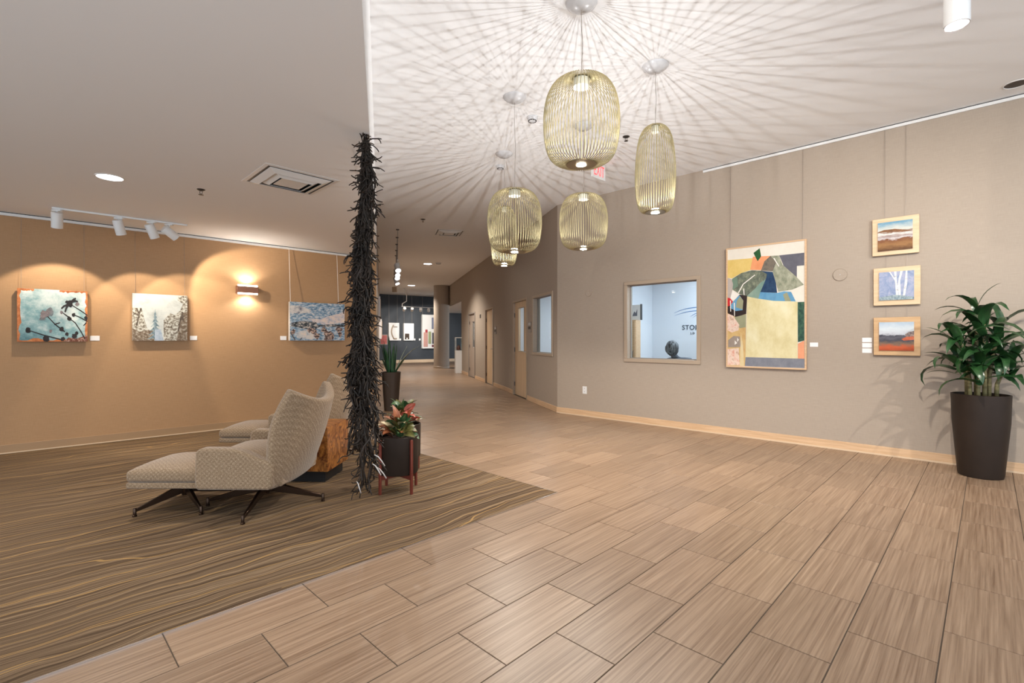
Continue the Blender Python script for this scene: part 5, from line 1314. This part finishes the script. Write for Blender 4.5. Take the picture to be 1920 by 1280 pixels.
MB().prism_y([(-0.04, 0.07), (0.06, 0.07), (0.06, 0.19), (0.03, 0.12), (0.0, 0.15)], 0.098, 0.0995).build('mountain', plain('print_grey', (0.16, 0.17, 0.22), 0.6), pr)
MB().box(0.121, 0.133, 0.098, 0.14, 0, 0.27).build('frame_bar', M['black'], pr)
# seated person seen from behind
hd = ray_at(1261, 655, 7.78)
pw = thing('person', 'seated person with grey hair and a blue-grey jacket, seen from behind through the office window', 'person', (hd.x, hd.y, 0), WR.rz)
me = bpy.data.meshes.new('body')
hz = hd.z
J = {'pelvis': (0.06, 0.10, 0.50), 'waist': (0.06, 0.09, 0.66), 'chest': (0.07, 0.08, 0.84), 'neck': (0.03, 0.04, 0.98), 'head': (0.0, 0.0, hz-0.05),
     'shL': (-0.10, 0.07, 0.925), 'elL': (-0.16, 0.22, 0.70), 'haL': (-0.08, 0.42, 0.72), 'shR': (0.25, 0.09, 0.935), 'elR': (0.31, 0.24, 0.71), 'haR': (0.22, 0.42, 0.72),
     'hipL': (-0.03, 0.14, 0.48), 'knL': (-0.05, 0.54, 0.50), 'anL': (-0.05, 0.50, 0.09), 'toL': (-0.05, 0.68, 0.04), 'hipR': (0.15, 0.14, 0.48), 'knR': (0.17, 0.54, 0.50), 'anR': (0.17, 0.50, 0.09), 'toR': (0.17, 0.68, 0.04)}
RD = {'pelvis': .13, 'waist': .125, 'chest': .135, 'neck': .055, 'head': .06, 'shL': .075, 'elL': .05, 'haL': .03, 'shR': .075, 'elR': .05, 'haR': .03, 'hipL': .085, 'knL': .06, 'anL': .045, 'toL': .035, 'hipR': .085, 'knR': .06, 'anR': .045, 'toR': .035}
ED = [('pelvis','waist'),('waist','chest'),('chest','neck'),('neck','head'),('chest','shL'),('shL','elL'),('elL','haL'),('chest','shR'),('shR','elR'),('elR','haR'),('pelvis','hipL'),('hipL','knL'),('knL','anL'),('anL','toL'),('pelvis','hipR'),('hipR','knR'),('knR','anR'),('anR','toR')]
ks = list(J); me.from_pydata([J[k] for k in ks], [(ks.index(a), ks.index(b)) for a, b in ED], [])
jacket = plain('blue_grey_jacket', (0.11, 0.13, 0.17), 0.8, var=0.2, vs=14); me.materials.append(jacket)
bo = link('body', me, pw); sk = bo.modifiers.new('skin', 'SKIN'); ss = bo.modifiers.new('sub', 'SUBSURF'); ss.levels = ss.render_levels = 2
for i, k in enumerate(ks): me.skin_vertices[0].data[i].radius = (RD[k], RD[k])
me.skin_vertices[0].data[0].use_root = True
skin = plain('skin_tone', (0.46, 0.28, 0.20), 0.55)
def blobmesh(rx, ry, rz, c, seed, amp=0.0, n=20, m=14, cut=None):
    b_ = MB(); g = random.Random(seed); prof = []; vs = []
    for j in range(m+1):
        th = math.pi*j/m
        for i in range(n):
            ph = 2*math.pi*i/n; k = 1 + amp*math.sin(ph*5+j*0.9)*math.sin(th) + amp*0.5*g.uniform(-1, 1)
            vs.append((c[0]+rx*k*math.sin(th)*math.cos(ph), c[1]+ry*k*math.sin(th)*math.sin(ph), c[2]+rz*k*math.cos(th)))
    fs = [(j*n+i, j*n+(i+1) % n, (j+1)*n+(i+1) % n, (j+1)*n+i) for j in range(m) for i in range(n)]
    return b_.add(vs, fs)
blobmesh(0.075, 0.095, 0.115, (0, 0.01, hz), 1).build('head', skin, pw, smooth=True)
nb = MB().add([(0, 0.10, hz+0.02), (-0.014, 0.10, hz-0.03), (0.014, 0.10, hz-0.03), (0, 0.128, hz-0.026)], [(0,1,3),(0,3,2),(1,2,3)]).build('nose', skin, pw, smooth=True)
for x in (-1, 1):
    blobmesh(0.012, 0.022, 0.032, (x*0.078, 0.005, hz-0.01), 2, n=10, m=8).build('ear', skin, pw, smooth=True)
    blobmesh(0.010, 0.006, 0.007, (x*0.030, 0.098, hz+0.008), 2, n=10, m=8).build('eye', M['black'], pw, smooth=True)
MB().tube([(-0.022, 0.098, hz-0.058), (0, 0.104, hz-0.060), (0.022, 0.098, hz-0.058)], 0.004, 6).build('mouth', plain('lip', (0.35, 0.13, 0.11), 0.5), pw)
hairm = stretch_mat('grey_streaked_hair', (0.022, 0.024, 0.028), (0.26, 0.28, 0.31), (40, 40, 8), 0.5, lo=0.4, hi=0.68)
blobmesh(0.105, 0.100, 0.122, (0, -0.018, hz+0.020), 5, 0.05, 28, 18).build('hair', hairm, pw, smooth=True)
for s_ in (-1, 1):
    hp = J['haL'] if s_ < 0 else J['haR']
    b_ = blobmesh(0.035, 0.045, 0.016, (hp[0], hp[1]+0.045, hp[2]+0.005), 3, n=12, m=8)
    for k in range(4): b_.tube([(hp[0]-0.024+0.016*k, hp[1]+0.07, hp[2]+0.006), (hp[0]-0.026+0.0175*k, hp[1]+0.105, hp[2]+0.004), (hp[0]-0.027+0.018*k, hp[1]+0.125+0.006*(k in (1,2)), hp[2]-0.012)], 0.0075, 6)
    b_.tube([(hp[0]-s_*0.03, hp[1]+0.03, hp[2]), (hp[0]-s_*0.052, hp[1]+0.06, hp[2]-0.004), (hp[0]-s_*0.052, hp[1]+0.085, hp[2]-0.01)], 0.009, 6)
    b_.build('hand', skin, pw, smooth=True)
def office_chair(x, y, rz, ztop, label):
    t = thing('office_chair', label, 'chair', (x, y, 0), rz, 'black office chairs')
    MB().box(-0.23, 0.23, -0.20, 0.24, 0.385, 0.43).build('seat', M['black'], t, bevel=0.02)
    vs = []; nu, nv = 10, 8
    for j in range(nv+1):
        for i in range(nu+1):
            s = 2*i/nu-1; h = j/nv; vs.append((0.22*s*(1-0.25*h**4), -0.24 - 0.04*h + 0.05*s*s, 0.52 + (ztop-0.52)*h - 0.05*h**3*s*s))
    o = MB().add(vs, [(j*(nu+1)+i, j*(nu+1)+i+1, (j+1)*(nu+1)+i+1, (j+1)*(nu+1)+i) for j in range(nv) for i in range(nu)]).build('backrest', M['black'], t, smooth=True)
    m_ = o.modifiers.new('t', 'SOLIDIFY'); m_.thickness = 0.04
    MB().tube([(0, -0.16, 0.39), (0, -0.29, 0.42), (0, -0.275, 0.60)], 0.018, 8).build('back_support', M['dark_steel'], t)
    MB().tube([(0, 0, 0.10), (0, 0, 0.386)], 0.025, 10).build('gas_column', M['dark_steel'], t)
    for k in range(5):
        a = 2*math.pi*k/5
        l_ = MB().tube([(0.02*math.cos(a), 0.02*math.sin(a), 0.11), (0.26*math.cos(a), 0.26*math.sin(a), 0.075)], [0.022, 0.016], 8).build('leg', M['dark_steel'], t)
        MB().lathe([(0.027, -0.012), (0.027, 0.012)], 14, mat=Matrix.Translation((0.26*math.cos(a), 0.26*math.sin(a), 0.028)) @ Matrix.Rotation(a, 4, 'Z') @ Matrix.Rotation(R(90), 4, 'X')).build('castor', M['black'], l_)
# the person's own chair and the empty one beside it
pc = pw.matrix_basis @ Vector((0.06, 0.12, 0))
office_chair(pc.x, pc.y, WR.rz, 0.86, 'black office chair the grey-haired person sits on')
e_ = ray_at(1302, 662, 7.35)
office_chair(e_.x + 0.42, e_.y + 0.10, WR.rz, 1.085, 'empty black office chair at the lower right of the office window')

# bright room behind the side window and the glazed maple door
wl('wall_back_room', (-0.55, 13.6), (3.2, 12.6), 0, 2.7, M['white_wall'], 'white wall of the room behind the side window')
wl('wall_back_room_side', (3.2, 12.6), (2.75, 9.75), 0, 2.7, M['white_wall'], 'side wall of the room behind the side window')
bc = world_poly_slab('ceiling', [Vector((0.0, 12.2, 0)), Vector((0.97, 8.62, 0)), Vector((1.25, 8.2, 0)), Vector((2.8, 9.7, 0)), Vector((3.2, 12.6, 0)), Vector((-0.5, 13.6, 0))], 2.7, 2.76, M['white_wall']); tag(bc, 'white ceiling of the room behind the side window', kind='structure')
o = thing('added_office_lamp', 'unseen square ceiling lamp added to light the room behind the side window', 'ceiling lamp', (1.3, 11.2, 2.70), R(20))  # another unseen lamp, added so this room looks bright through the glass
MB().box(-0.6, 0.6, -0.6, 0.6, -0.03, -0.001).build('housing', M['white'], o); MB().box(-0.56, 0.56, -0.56, 0.56, -0.034, -0.031).build('diffuser', M['panel_glow'], o)
